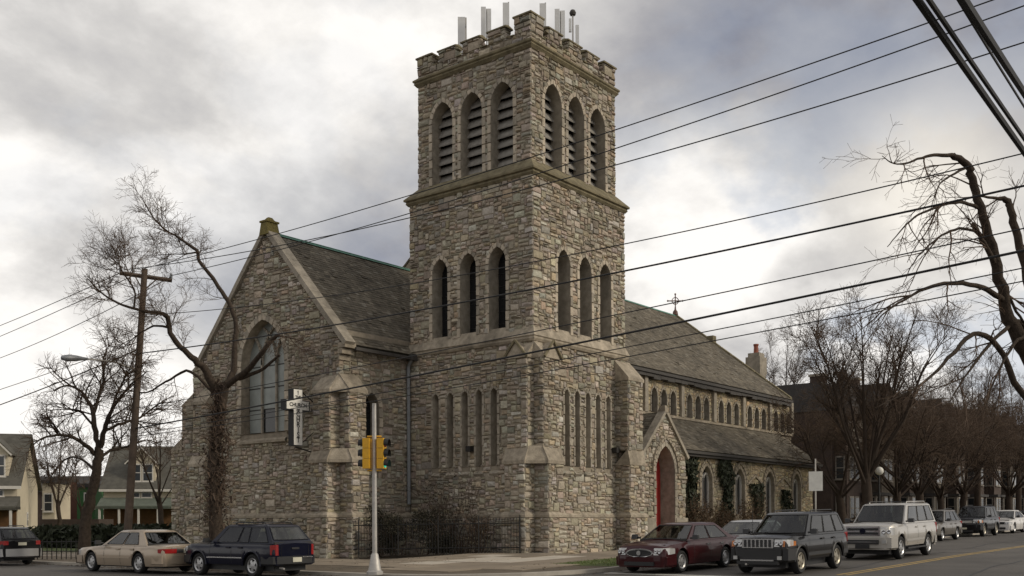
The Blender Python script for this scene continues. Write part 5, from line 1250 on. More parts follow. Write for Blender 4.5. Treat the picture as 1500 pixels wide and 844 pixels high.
# pruned tree at the right edge, trunk out of frame
b3 = at(1556, 905, 22); b3.z = 0
T3 = [([b3, A(1555, 780, 22), A(1548, 680, 22), A(1540, 600, 22)], [.42, .34, .31, .28]),
      ([A(1540, 600, 22), A(1515, 530, 21.8), A(1482, 480, 21.6), A(1468, 425, 21.4), A(1452, 360, 21.2), A(1436, 305, 21), A(1424, 262, 20.9), A(1416, 240, 20.8), A(1396, 228, 20.7)], [.26, .2, .16, .13, .115, .10, .09, .085, .07]),
      ([A(1398, 228, 20.7), A(1372, 227, 20.5), A(1350, 231, 20.3), A(1325, 240, 20.1), A(1305, 238, 19.9), A(1292, 228, 19.7)], [.05, .04, .03, .02, .014, .007]),
      ([A(1414, 246, 20.8), A(1396, 256, 20.6), A(1378, 268, 20.4), A(1368, 290, 20.2)], [.035, .025, .016, .008]),
      ([A(1436, 306, 21), A(1412, 297, 20.8), A(1388, 298, 20.5), A(1365, 306, 20.3), A(1340, 318, 20.1), A(1318, 340, 19.9), A(1300, 362, 19.7)], [.045, .04, .034, .028, .022, .014, .008]),
      ([A(1540, 560, 22.2), A(1510, 430, 22.4), A(1495, 360, 22.4), A(1482, 315, 22.4), A(1476, 296, 22.4), A(1460, 291, 22.3), A(1436, 288, 22.1)], [.16, .12, .10, .09, .085, .04, .02]),
      ([A(1456, 385, 21.2), A(1444, 362, 21), A(1432, 340, 20.9), A(1425, 328, 20.8)], [.06, .055, .05, .05]),
      ([A(1432, 340, 20.9), A(1405, 335, 20.5), A(1380, 345, 20.2), A(1355, 365, 20), A(1335, 390, 19.8), A(1322, 420, 19.6)], [.035, .03, .024, .018, .012, .006]),
      ([A(1470, 440, 21.4), A(1440, 422, 21), A(1400, 415, 20.6), A(1365, 420, 20.2), A(1332, 435, 19.9), A(1300, 455, 19.6), A(1275, 480, 19.4)], [.075, .06, .05, .04, .028, .018, .008]),
      ([A(1540, 610, 22), A(1495, 575, 21.6), A(1462, 478, 21.2) + Vector((0, 0, -.4)), A(1425, 490, 20.8), A(1390, 525, 20.4), A(1360, 555, 20), A(1320, 580, 19.7), A(1280, 598, 19.4)], [.13, .12, .10, .085, .065, .045, .026, .01]),
      ([A(1540, 590, 22), A(1500, 478, 21.8), A(1470, 485, 21.4), A(1440, 515, 21), A(1412, 555, 20.6), A(1390, 590, 20.3)], [.10, .09, .075, .055, .035, .015]),
      ([A(1540, 620, 22), A(1515, 500, 21.5), A(1492, 498, 21.2), A(1470, 530, 20.9), A(1452, 570, 20.6), A(1440, 610, 20.4)], [.08, .07, .055, .04, .025, .01]),
      ([A(1462, 400, 21.3), A(1480, 440, 21.5), A(1498, 470, 21.6), A(1520, 490, 21.8)], [.04, .035, .03, .02])]
P3 = dict(n=(5, 5, 3), fwd=(1.3, 1.1, .9), up=(-.18, -.1, .0), len=(1.5, .7, .3), r=(.018, .009, .005), tip=.003, seg=(6, 4, 2), curve=(-.07, -.04, -.02), jit=.10)
T3 = [(a, [x * (.58 if i in (9, 10, 11) else .88) for x in b]) for i, (a, b) in enumerate(T3)]
tree('pruned_tree', 'near black bare tree with lopped upright limbs reaching in from the right edge', b3, T3, P3, 23)
# trees along the right-hand street
rr_ = random.Random(40)
P4 = dict(n=(12, 7, 5), fwd=(1.1, .9, .9), up=(.35, .2, .1), len=(2.6, 1.25, .6), r=(.034, .016, .010), tip=.007, seg=(5, 3, 2), curve=(.05, .03, 0), jit=.09, trunk_sprout=False)
def street_tree(label, px_, py_, Z, H, spread, n, r0, seed, P=P4, fork=.3, up=1.0, bm='bark_far', grp='bare trees along the right street'):
    b = at(px_, py_, Z); b.z = gl_(b.x); r = random.Random(seed)
    return tree('street_tree', label, b, auto_limbs(b, H, spread, n, r0, r, fork, up), P, seed, bm, grp)
street_tree('vase-shaped bare tree rising beside the globe lamp', 1274, 740, 58, 12.0, 4.4, 15, .30, 51)
P5 = dict(P4, n=(12, 7, 4), up=(-.1, -.1, -.05), len=(2.8, 1.4, .7), curve=(-.05, -.03, 0), jit=.13)
street_tree('low spreading bare tree overhanging the silver suv', 1345, 745, 72, 9.4, 6.0, 12, .28, 52, P5, .3, .6)
street_tree('dense brown bare tree standing behind the small black suv', 1410, 745, 84, 10.2, 6.5, 12, .28, 53, P5, .3, .6)
street_tree('tall thin bare tree on the skyline above the row houses', 1432, 745, 96, 15.5, 3.6, 10, .28, 54, P4, .35)
street_tree('dense low bare tree near the right edge of the street', 1480, 745, 90, 9.8, 6.0, 12, .28, 55, P5, .3, .6)
street_tree('tall bare tree at the right edge of the skyline', 1492, 745, 110, 15.5, 4.2, 10, .28, 56, P4, .35)
street_tree('brown bare tree at the far end of the parked cars', 1455, 745, 120, 12.5, 7, 12, .3, 57, P5, .3, .6)
street_tree('bare tree standing between the globe lamp and the parked taupe wagon', 1318, 742, 66, 9.2, 5.2, 11, .24, 71, P5, .3, .6)
street_tree('bare tree shading the porches behind the white hatchback', 1378, 744, 78, 9.6, 5.6, 12, .26, 72, P5, .3, .6)
street_tree('slender bare tree beyond the church chimney', 1148, 700, 98, 19.0, 3.2, 7, .26, 58, P4, .45)
street_tree('bare tree rooted before the dark porches behind the sign', 1236, 742, 64, 8.0, 4.5, 7, .26, 59, P5, .35, .7)
P6 = dict(P4, n=(8, 5, 3), len=(2.0, 1.0, .5), r=(.05, .025, .014), tip=.01)
street_tree('thin bare tree standing between the two cream houses', 88, 760, 78, 8.6, 2.4, 6, .16, 61, P6, .35, 1.0, 'bark_far', 'bare trees behind the left lawn')
street_tree('thin bare tree before the green house', 118, 760, 84, 7.4, 2.0, 5, .14, 62, P6, .35, 1.0, 'bark_far', 'bare trees behind the left lawn')
street_tree('small bare tree half hidden by the wing of the church', 236, 760, 70, 8.4, 3.0, 6, .18, 63, P6, .35, 1.0, 'bark_far', 'bare trees behind the left lawn')

# ------------------------------------------------------------------ shrubs, ivy, hedge
def leafmass(mb, c, rad, n, size, r, zmin=None):
    for i in range(n):
        v = Vector((r.gauss(0, 1), r.gauss(0, 1), r.gauss(0, 1))).normalized() * (r.random() ** .45); p = Vector(c) + Vector((v.x * rad[0], v.y * rad[1], v.z * rad[2]))
        if zmin is not None and p.z < zmin: p.z = zmin + r.random() * .1
        a = Vector((r.gauss(0, 1), r.gauss(0, 1), r.gauss(0, 1))).normalized() * size * r.uniform(.6, 1.3); b = perp(a.normalized(), r) * size * r.uniform(.3, .6)
        mb.add([p - a * .5, p + b * .5, p + a * .5, p - b * .5], [(0, 1, 2, 3)])
def shrub(name, label, c, rad, n, size, m, seed, stems=14, lumps=6, cat='shrub', group=None):
    r = random.Random(seed); root = thing(name, label, cat, (c[0], c[1], gl_(c[0])), group=group); mb = MB()
    z0 = gl_(c[0])
    for k in range(lumps):
        o = Vector((r.uniform(-.7, .7) * rad[0], r.uniform(-.7, .7) * rad[1], r.uniform(.25, .95) * rad[2])); f = r.uniform(.35, .6)
        leafmass(mb, Vector((c[0], c[1], z0)) + o, (rad[0] * f, rad[1] * f, rad[2] * f * .8), n // lumps, size, r, z0 + .02)
    mb.build('foliage', m, root); st = MB()
    for i in range(stems):
        p = Vector((c[0] + r.uniform(-.5, .5) * rad[0], c[1] + r.uniform(-.5, .5) * rad[1], z0 - .05)); q, ra, _ = wander(p, Vector((r.gauss(0, .35), r.gauss(0, .35), 1)), rad[2] * r.uniform(.8, 1.5), .02, .005, 5, r, .05, .2); st.tube(q, ra, 3, False)
        for kk in range(3):
            q2, ra2, _ = wander(q[2 + kk], Vector((r.gauss(0, 1), r.gauss(0, 1), .6)), rad[2] * .4, .008, .004, 3, r, .05, .2); st.tube(q2, ra2, 3, False)
    st.build('stems', 'twig', root); return root
GS = 'shrubs inside the iron fence'
shrub('shrub', 'dense dark shrub behind the fence beside the wing', (-2.9, 5.5), (1.1, 1.1, 1.6), 5200, .10, 'shrub_dark', 71, group=GS)
shrub('shrub', 'dark shrub behind the middle of the fence', (-1.8, 4.0), (1.0, 1.1, 1.5), 4600, .10, 'shrub_dark', 72, group=GS)
shrub('shrub', 'thin reddish brown shrub behind the fence near the tower corner', (-1.1, 2.2), (.6, .9, 1.7), 900, .08, 'shrub_brown', 73, 30, group=GS)
shrub('climber', 'sparse climbing stems on the tower wall above the fence', (-.35, 4.4), (.3, 1.6, 3.0), 700, .09, 'shrub_dark', 74, 30, cat='climber')
GB = 'shrubs along the aisle wall'
for i, (x, y, a, b, c, m, lb_) in enumerate(((14.4, -.2, 1.2, .8, 2.1, 'shrub_brown', 'rusty brown shrub beside the porch'), (17.2, -.1, 1.5, .8, 1.7, 'shrub_brown', 'brown shrub under the first aisle window'), (20.2, -.1, 1.5, .8, 2.0, 'shrub_brown', 'rusty shrub between the first two aisle windows'), (24.2, -.2, 1.5, .8, 1.4, 'shrub_dark', 'dark low shrub under the third aisle window'), (28.4, -.2, 1.6, .8, 1.3, 'hedge', 'green low shrub under the last aisle window'), (37.5, -1.2, 2.2, 1.2, 1.6, 'shrub_brown', 'brown shrub beyond the far end of the church'))):
    shrub('shrub', lb_, (x, y), (a, b, c), 1500, .12, m, 80 + i, 22, group=GB)
def ivy(label, x0, x1, z0, z1, seed, n=1500, y=1.15):
    r = random.Random(seed); mb = MB()
    for i in range(n):
        t = r.random(); z = lerp(z0, z1, t ** .8); cxx = (x0 + x1) / 2 + math.sin(z * 1.7 + seed) * .15; hw_ = (x1 - x0) / 2 * (.65 + .35 * math.sin(z * 2.3 + seed * 2)); p = Vector((cxx + r.uniform(-1, 1) * hw_, y - r.uniform(.03, .42) * (1 - .3 * t), z))
        a = Vector((r.gauss(0, .07), r.gauss(0, .04), r.gauss(0, .07))); b = Vector((r.gauss(0, .06), r.gauss(0, .04), r.gauss(0, .06))); mb.add([p - a, p + b, p + a, p - b], [(0, 1, 2, 3)])
    return tag(mb.build('ivy', 'ivy'), label, 'ivy', 'ivy on the aisle wall')
ivy('thick dark ivy climbing between the porch and the first aisle window', 14.4, 16.2, .6, 5.1, 1, 1800)
ivy('thick dark ivy climbing between the first and second aisle windows', 18.6, 20.4, .6, 5.2, 2, 1700)
ivy('thin ivy between the second and third aisle windows', 22.6, 24.4, .6, 3.9, 3, 1000)
ivy('thin ivy between the third and fourth aisle windows', 27.0, 28.4, .6, 3.6, 4, 800)
# clipped dark hedge at the back of the lawn on the left
r = random.Random(90); mb = MB(); h0, h1 = at(58, 790, 62), at(262, 790, 56)
for i in range(9000):
    t = r.random(); p = h0.lerp(h1, t); p.z = gl_(p.x) + r.random() * (1.15 + .12 * math.sin(t * 40)); p += Vector((r.gauss(0, .3), r.gauss(0, .3), 0))
    a = Vector((r.gauss(0, .1), r.gauss(0, .1), r.gauss(0, .1))); b = Vector((r.gauss(0, .1), r.gauss(0, .1), r.gauss(0, .1))); mb.add([p - a, p + b, p + a, p - b], [(0, 1, 2, 3)])
tag(mb.build('hedge', 'hedge'), 'low dark clipped hedge at the back of the lawn on the left', 'hedge')

# ------------------------------------------------------------------ iron fence by the tower
fence = thing('iron_fence', 'dark iron picket fence running from the tower corner to the wing', 'fence', (-.9, .4, gl_(-.9)))
fa0, fb0 = Vector((-.86, .1, 0)), Vector((-4.35, 6.3, 0)); nP = 58
def fz(p): return gl_(p.x)
for z in (.25, 1.25):
    MB().tube([(fa0.x, fa0.y, fz(fa0) + z), (fb0.x, fb0.y, fz(fb0) + z)], .022, 4).build('rail', 'iron', fence)
for i in range(nP + 1):
    p = fa0.lerp(fb0, i / nP); z = fz(p); big_ = i % 14 == 0
    m = MB().tube([(p.x, p.y, z), (p.x, p.y, z + (1.5 if big_ else 1.38))], .035 if big_ else .013, 4); m.lathe([(0, 0), (.028, .03), (0, .12)], (p.x, p.y, z + (1.5 if big_ else 1.38)), 'Z', 4); m.build('post' if big_ else 'picket', 'iron', fence)
# low railing round the lawn on the left
rail = thing('lawn_railing', 'low thin metal railing in front of the lawn on the left', 'railing', tuple(at(62, 800, 46)))
ra0, ra1 = at(55, 815, 45), at(140, 815, 44)
for k in (.35, .75): MB().tube([(ra0.x, ra0.y, gl_(ra0.x) + k), (ra1.x, ra1.y, gl_(ra1.x) + k)], .02, 4).build('rail', 'iron', rail)
for i in range(13):
    p = ra0.lerp(ra1, i / 12); MB().tube([(p.x, p.y, gl_(p.x)), (p.x, p.y, gl_(p.x) + .85)], .022, 4).build('post', 'iron', rail)

# ------------------------------------------------------------------ cross-shaped sign on the gable
sign = thing('cross_sign', 'white cross-shaped projecting sign with black vertical lettering on the gable', 'sign', (-5.3, 8.7, 5.2))
def on_sign(): pass
sx = WX - .72        # the sign hangs edge-on from the facade; its lettered face looks down the street (towards -Y)
SY = 8.62
# lettered face lies in a plane Y = const, running out from the facade
xo, xi = WX - 1.52, WX - .62; xc = (xo + xi) / 2
zt_, zb_ = 7.42, 4.98
vw, hw2 = .25, .66; arm0, arm1 = 6.50, 6.94
th = .34
face = [(xc - vw, zb_), (xc + vw, zb_), (xc + vw, arm0), (xc + hw2, arm0), (xc + hw2, arm1), (xc + vw, arm1), (xc + vw, zt_), (xc - vw, zt_), (xc - vw, arm1), (xc - hw2, arm1), (xc - hw2, arm0), (xc - vw, arm0)]
MB().prism([(x_, SY, z_) for x_, z_ in face], (0, th, 0)).build('sign_case', 'sign_black', sign)
fc_ = []
cen = lambda x_, z_: (xc + (x_ - xc) * .93, z_ - .03 if z_ in (zt_, arm1) else z_ + .03)
MB().poly([(cen(x_, z_)[0], SY - .006, cen(x_, z_)[1]) for x_, z_ in face]).build('sign_face', 'sign_white', sign)
def letter(txt, x_, z_, size):
    cu = bpy.data.curves.new('lettering', 'FONT'); cu.body = txt; cu.size = size; cu.align_x = 'CENTER'; cu.align_y = 'CENTER'; cu.offset = .007; cu.extrude = .002
    o = bpy.data.objects.new('tmp', cu); C.objects.link(o); dg = bpy.context.evaluated_depsgraph_get(); me = bpy.data.meshes.new_from_object(o.evaluated_get(dg)); bpy.data.objects.remove(o)
    m4 = Matrix.Translation((x_, SY - .012, z_)) @ Matrix.Rotation(math.pi / 2, 4, 'X'); me.transform(m4)
    obj('letter', me, 'sign_black', sign)
for i, ch_ in enumerate('CHRIST'): letter(ch_, xc, 6.33 - i * .222, .30)
letter('†', xc, 7.27, .2); letter('THE', xc, 7.06, .16); letter('CHURCH', xc, 6.72, .225); letter('OF', xc, 6.50, .13)
mb = MB(); mb.tube([(xc, SY + .17, 4.93), (WX, SY + .17, 4.72)], .03, 5); mb.build('bracket', 'iron', sign)
MB().tube([(xc + .2, SY + .17, 5.0), (WX - .0, SY - .75, 6.2)], .02, 5).build('stay_rod', 'iron', sign); MB().tube([(xc + .2, SY + .17, zt_), (WX, SY + .17, 6.9)], .025, 5).build('bracket', 'iron', sign)

# ------------------------------------------------------------------ traffic signal at the corner
mat('signal_yellow', (0.62, 0.33, 0.012), 0.45, var=0.08)
mat('lens_dark', (0.02, 0.02, 0.02), 0.3); mat('lens_off_red', (0.10, 0.008, 0.006), 0.25, coat=.5); mat('lens_green', (0.02, 0.25, 0.18), 0.3, emit=((0.04, 0.75, 0.55), 0.45))
sp_ = at(549, 846, 30.5); sp_.z = gl_(sp_.x)
sig = thing('traffic_signal', 'pale grey pole with two yellow three-lamp traffic signal heads at the corner', 'traffic light', tuple(sp_))
MB().tube([sp_ + Vector((0, 0, .5)), sp_ + Vector((0, 0, 5.02))], [.075, .062], 12).build('pole', 'steel', sig, 40); MB().lathe([(0, 0), (.25, 0), (.25, .08), (.2, .12), (.11, .58), (.085, .62), (0, .62)], sp_, 'Z', 12).build('pole_base', 'steel', sig, 30)
toC = (CAM - sp_); toC.z = 0; toC.normalize()
ctr = sp_ + Vector((0, 0, 3.55))
def head(side_, fdir, lamps):
    """signal head mounted beside the pole, lamps facing fdir"""
    f = Vector(fdir).normalized(); s = Vector((-f.y, f.x, 0)); c = ctr + side_
    hb = MB()
    for i in range(3):
        z = .30 - .30 * i
        p = [c + s * a * .15 + f * b + Vector((0, 0, z + d)) for d in (-.145, .145) for a, b in ((-1, -.10), (1, -.10), (1, .10), (-1, .10))]; hb.hexa(p)
    hd = hb.build('signal_head', 'signal_yellow', sig)
    for i in range(3):
        z = .30 - .30 * i; lc = c + f * .105 + Vector((0, 0, z)); vz = MB(); n = 12
        pts0 = [lc + s * .125 * math.cos(t) + Vector((0, 0, .125 * math.sin(t))) for t in [2 * math.pi * k / n for k in range(n)]]
        MB().poly([p + f * .01 for p in pts0]).build('lamp', ('lens_off_red', 'lens_dark', lamps)[i], hd)
        a0 = [lc + s * .14 * math.cos(t) + Vector((0, 0, .14 * math.sin(t))) for t in [math.pi * (-.15 + 1.3 * k / n) for k in range(n + 1)]]
        vz.v.extend([tuple(p) for p in a0] + [tuple(p + f * .14 + Vector((0, 0, -.02))) for p in a0]); m_ = n + 1
        for k in range(n): vz.f.append((k, k + 1, m_ + k + 1, m_ + k))
        vz.build('visor', 'sign_black', hd)
    MB().tube([c + Vector((0, 0, .5)), ctr + Vector((0, 0, .5))], .025, 6).build('bracket', 'signal_yellow', hd)
    MB().tube([c + Vector((0, 0, -.5)), ctr + Vector((0, 0, -.5))], .025, 6).build('bracket', 'signal_yellow', hd)
RG = RGT; head(RG * -.21, RG * -1.0 + toC * -.15, 'lens_dark'); head(RG * .21, RG * 1.0 + toC * .22, 'lens_green')

# ------------------------------------------------------------------ utility pole with street-lamp arm
up0 = at(184, 790, 40); up0.z = gl_(up0.x); up1 = at(212, 394, 40)
pole = thing('utility_pole', 'leaning wooden utility pole with a crossarm and a cobra-head lamp', 'utility pole', tuple(up0))
MB().tube([up0, up0.lerp(up1, .5), up1], [.165, .14, .115], 10).build('pole', 'wood', pole, 50)
ca0, ca1 = at(175, 400, 39.7), at(252, 411, 40.4)
MB().tube([ca0, ca1], .085, 4).build('crossarm', 'wood', pole)
pc_ = up0.lerp(up1, .965); 
for e_ in (.28, .72): MB().tube([ca0.lerp(ca1, e_), up0.lerp(up1, .925)], .03, 4).build('brace', 'wood', pole)
for e_ in (.02, .26, .98): p = ca0.lerp(ca1, e_); MB().lathe([(0, 0), (.05, 0), (.06, .1), (.04, .2), (0, .22)], p + Vector((0, 0, .06)), 'Z', 8).build('insulator', 'pipe', pole)
la0, la1 = up0.lerp(up1, .655), at(128, 526, 38.2); la2 = at(90, 524, 37.2)
MB().tube([la0, la0.lerp(la1, .5) + Vector((0, 0, .12)), la1], .035, 6).build('lamp_arm', 'steel', pole, 50)
d_ = (la2 - la1); L_ = d_.length; d_.normalize(); lm = MB(); sd_ = d_.cross(Vector((0, 0, 1)))
prof = [(0, .05, .05), (.2, .10, .07), (.45, .19, .11), (.75, .20, .13), (.95, .12, .09), (1, .02, .02)]
for t, ww, hh_ in prof:
    for k in range(10): a = 2 * math.pi * k / 10; lm.v.append(tuple(la1 + d_ * L_ * t + sd_ * ww * math.cos(a) + Vector((0, 0, hh_ * math.sin(a)))))
for i in range(5):
    for k in range(10): lm.f.append((i * 10 + k, i * 10 + (k + 1) % 10, i * 10 + 10 + (k + 1) % 10, i * 10 + 10 + k))
lm.build('lamp_head', 'pipe', pole, 50)

# ------------------------------------------------------------------ wires
def wire(label, a, b, sag, rad, group='overhead wires'):
    pts = []
    for i in range(41): t = i / 40; p = a.lerp(b, t); pts.append(p + Vector((0, 0, -4 * sag * t * (1 - t))))
    return tag(MB().tube(pts, rad, 5, False).build('overhead_wire', 'wire'), label, 'wire', group)
G1 = 'overhead wires crossing in front of the church'
wire('topmost thin wire crossing the belfry of the tower', at(212, 393, 40), at(1600, -52, 18), .35, .014, G1)
wire('second thin wire from the top, crossing the belfry', at(250, 404, 40.3), at(1600, -28, 18), .42, .014, G1)
wire('third thin wire from the top, crossing just below the belfry louvres', at(176, 396, 39.7), at(1600, 30, 18), .62, .014, G1)
wire('thin wire passing over the middle lancets of the tower', at(207, 462, 40), at(1600, 200, 18), .55, .013, G1)
wire('heavy wire crossing the middle of the tower lancets', at(203, 518, 40), at(1600, 250, 18), .30, .022, G1)
wire('thin wire crossing the foot of the tower lancets', at(199, 598, 40), at(1600, 313, 18), .12, .013, G1)
wire('heavy black cable crossing below the string course of the tower', at(197, 628, 40), at(1600, 346, 18), .10, .026, G1)
wire('thin wire just under the heavy black cable', at(197, 636, 40), at(1600, 372, 18), .16, .012, G1)
wire('lowest thin wire under the heavy black cable', at(197, 640, 40), at(1600, 392, 18), .20, .012, G1)
G2 = 'wires running off to the left of the utility pole'
wire('upper wire running left from the crossarm', at(176, 400, 39.7), at(-60, 500, 60), .1, .016, G2)
wire('second wire running left from the crossarm', at(195, 404, 39.9), at(-60, 517, 60), .1, .016, G2)
wire('third wire running left from the crossarm', at(250, 406, 40.3), at(-60, 545, 60), .3, .016, G2)
wire('lower wire running left below the lamp', at(204, 500, 40), at(-60, 590, 60), .05, .016, G2)
wire('lowest thick wire running left below the lamp', at(203, 512, 40), at(-60, 614, 60), .1, .026, G2)
G3 = 'thick cables overhead at the top right'
for lb_, x0, x1, y1, rad in (('leftmost thick black cable at the top right corner', 1340, 1505, 228, .032), ('second thick black cable at the top right corner', 1357, 1505, 208, .022), ('thin black cable at the top right corner, third from the left', 1400, 1505, 162, .012), ('rightmost and thickest twisted black cable at the top right corner', 1408, 1505, 142, .036)):
    a = at(x0, -8, 8.0); b = at(x1, y1, 11.5); d = b - a; wire(lb_, a - d * .6, b + d * .9, .02, rad, G3)

# ------------------------------------------------------------------ antennas on the tower roof
GA = 'panel antennas behind the battlements'
def antenna(label, px0, py_top, py_bot, Z, kind_='panel'):
    c = at(px0, (py_top + py_bot) / 2, Z); zt__ = at(px0, py_top, Z).z; zb__ = max(22.1, at(px0, py_bot, Z).z - .3)
    o = thing('panel_antenna', label, 'antenna', (c.x, c.y, 22.05), group=GA)
    f = (CAM - c); f.z = 0; f.normalize(); s = Vector((-f.y, f.x, 0))
    def bxx(nm, so_, fo, ws, wf, z0, z1, m): MB().hexa([c * 1 + s * (so_ + a * ws) + f * (fo + b * wf) + Vector((0, 0, z - c.z)) for z in (z0, z1) for a, b in ((-1, -1), (1, -1), (1, 1), (-1, 1))]).build(nm, m, o)
    if kind_ == 'panel': bxx('panel', -.06, .06, .17, .08, zb__, zt__, 'antenna'); bxx('mast', .14, -.05, .035, .035, 22.05, zt__ + .05, 'steel'); bxx('clamp', .04, 0, .1, .05, zt__ - .4, zt__ - .3, 'pipe'); bxx('clamp', .04, 0, .1, .05, zb__ + .3, zb__ + .4, 'pipe')
    elif kind_ == 'double': bxx('panel', -.12, .05, .11, .08, zb__, zt__, 'antenna'); bxx('panel', .14, 0, .09, .06, zb__, zt__ - .05, 'antenna'); bxx('mast', .03, -.08, .03, .03, 22.05, zt__, 'steel')
    elif kind_ == 'slim': bxx('panel', 0, .05, .14, .08, zb__, zt__, 'antenna'); bxx('mast', .12, -.04, .03, .03, 22.05, zt__ + .1, 'steel')
    else:
        bxx('mast', 0, 0, .035, .035, 22.05, zt__ - .1, 'steel'); bxx('panel', .2, 0, .08, .06, zb__, zb__ + 1.0, 'antenna'); bxx('panel', -.12, 0, .06, .05, zt__ - 1.0, zt__ - .4, 'antenna')
        MB().lathe([(0, .0), (.13, .02), (.16, .12), (.1, .24), (0, .27)], (c.x, c.y, zt__ - .25), 'Z', 10).build('camera_dome', 'gutter', o)
antenna('leftmost grey antenna with a forked top on the tower', 678, 27, 70, 47.5, 'panel')
antenna('double grey antenna second from the left on the tower', 712, 12, 50, 47, 'double')
antenna('tall slim grey antenna just left of the corner merlon', 741, 6, 40, 46.5, 'slim')
antenna('tall slim grey antenna just right of the corner merlon', 795, 7, 40, 46, 'slim')
antenna('double grey antenna right of the corner merlon', 820, 15, 52, 47, 'double')
antenna('rightmost antenna mast with a dark dome camera on the tower', 839, 15, 60, 47.5, 'dome')

# ------------------------------------------------------------------ signs and lamp on the right
s0 = at(1195, 780, 45); s0.z = gl_(s0.x)
ps = thing('parking_sign', 'blank back of a pale rectangular sign on a thin post', 'sign', tuple(s0))
MB().tube([s0, s0 + Vector((0, 0, 3.8))], .035, 6).build('post', 'steel', ps)
t_ = at(1195, 705, 45); f = (CAM - t_); f.z = 0; f = (f.normalized() + Vector((-.3, 0, 0))).normalized(); s = Vector((-f.y, f.x, 0))
MB().hexa([t_ + s * a * .29 + f * (.05 + b * .008) + Vector((0, 0, z)) for z in (-.42, .42) for a, b in ((-1, -1), (1, -1), (1, 1), (-1, 1))]).build('sign_plate', 'sign_white', ps)
l0 = at(1288, 745, 62); l0.z = gl_(l0.x); lt = at(1288, 690, 62)
lp_ = thing('globe_lamp', 'street lamp with a white globe before the row houses', 'street lamp', tuple(l0))
MB().tube([l0, Vector((l0.x, l0.y, lt.z - .2))], [.09, .05], 8).build('post', 'iron', lp_); MB().lathe([(.02, -.26)] + [(.25 * math.sin(t), -.25 * math.cos(t)) for t in [math.pi * i / 8 for i in range(1, 8)]] + [(0, .25)], lt, 'Z', 12).build('globe', 'sign_white', lp_, 60)

# ------------------------------------------------------------------ houses
def house_box(root, nm, m, c, ux, uy, x0, x1, y0, y1, z0, z1):
    P = lambda x, y, z: Vector((c.x, c.y, 0)) + ux * x + uy * y + Vector((0, 0, z))
    return MB().hexa([P(x0, y0, z0), P(x1, y0, z0), P(x1, y1, z0), P(x0, y1, z0), P(x0, y0, z1), P(x1, y0, z1), P(x1, y1, z1), P(x0, y1, z1)]).build(nm, m, root)
class Hs:
    """a house with its own axes: ux along the front (left to right seen from outside), uy into the house"""
    def __init__(s, name, label, c, ux, group=None):
        s.c = Vector((c[0], c[1], 0)); s.ux = Vector((ux[0], ux[1], 0)).normalized(); s.uy = Vector((-s.ux.y, s.ux.x, 0)); s.z0 = gl_(c[0]) - .1; s.trim = 'trim_white'
        s.root = thing(name, label, 'house', (c[0], c[1], s.z0), group=group)
    def P(s, x, y, z): return s.c + s.ux * x + s.uy * y + Vector((0, 0, s.z0 + z))
    def box(s, nm, m, x0, x1, y0, y1, z0, z1, par=None): return MB().hexa([s.P(x0, y0, z0), s.P(x1, y0, z0), s.P(x1, y1, z0), s.P(x0, y1, z0), s.P(x0, y0, z1), s.P(x1, y0, z1), s.P(x1, y1, z1), s.P(x0, y1, z1)]).build(nm, m, par or s.root)
    def win(s, x, z, w_, h_, y=0.0, m=None, par=None, lights=2, face='front'):
        m = m or s.trim
        q = (lambda a, b, c_: s.P(a, y + b, c_)) if face == 'front' else ((lambda a, b, c_: s.P(y - b, a, c_)) if face == 'right' else (lambda a, b, c_: s.P(y + b, a, c_)))
        def bb(nm, mm, x0, x1, y0, y1, z0, z1, p): return MB().hexa([q(x0, y0, z0), q(x1, y0, z0), q(x1, y1, z0), q(x0, y1, z0), q(x0, y0, z1), q(x1, y0, z1), q(x1, y1, z1), q(x0, y1, z1)]).build(nm, mm, p)
        o = bb('window', m, x - w_ / 2 - .1, x + w_ / 2 + .1, -.06, .02, z - .1, z + h_ + .12, par or s.root)
        bb('pane', 'houseglass', x - w_ / 2, x + w_ / 2, -.075, -.05, z, z + h_, o); bb('sash_rail', m, x - w_ / 2, x + w_ / 2, -.09, -.07, z + h_ / 2 - .03, z + h_ / 2 + .03, o)
        bb('sill', m, x - w_ / 2 - .16, x + w_ / 2 + .16, -.14, -.04, z - .16, z - .08, o)
        return o
    def gable_roof(s, x0, x1, y0, y1, ze, zr, m, axis='x', ov=.35, par=None, nm='roof'):
        mb_ = MB(); t = .16
        if axis == 'x':   # ridge along x
            ym = (y0 + y1) / 2; k = (zr - ze) / (ym - y0)
            for yy, sg in ((y0 - ov, 1), (y1 + ov, -1)):
                a = [s.P(x0 - ov, yy, ze - ov * k), s.P(x1 + ov, yy, ze - ov * k), s.P(x1 + ov, ym, zr), s.P(x0 - ov, ym, zr)]; mb_.hexa(a + [p + Vector((0, 0, t)) for p in a])
        else:
            xm = (x0 + x1) / 2; k = (zr - ze) / (xm - x0)
            for xx in (x0 - ov, x1 + ov):
                a = [s.P(xx, y0 - ov, ze - ov * k), s.P(xx, y1, ze - ov * k), s.P(xm, y1, zr), s.P(xm, y0 - ov, zr)]; mb_.hexa(a + [p + Vector((0, 0, t)) for p in a])
        return mb_.build(nm, m, par or s.root)
    def gable_wall(s, x0, x1, y, ze, zr, m, axis='front', th_=.12):
        if axis == 'front': pts = [s.P(x0, y, ze), s.P(x1, y, ze), s.P((x0 + x1) / 2, y, zr)]; d = s.uy * th_
        else: pts = [s.P(y, x0, ze), s.P(y, x1, ze), s.P(y, (x0 + x1) / 2, zr)]; d = s.ux * -th_
        return MB().prism(pts, d).build('gable', m, s.root)
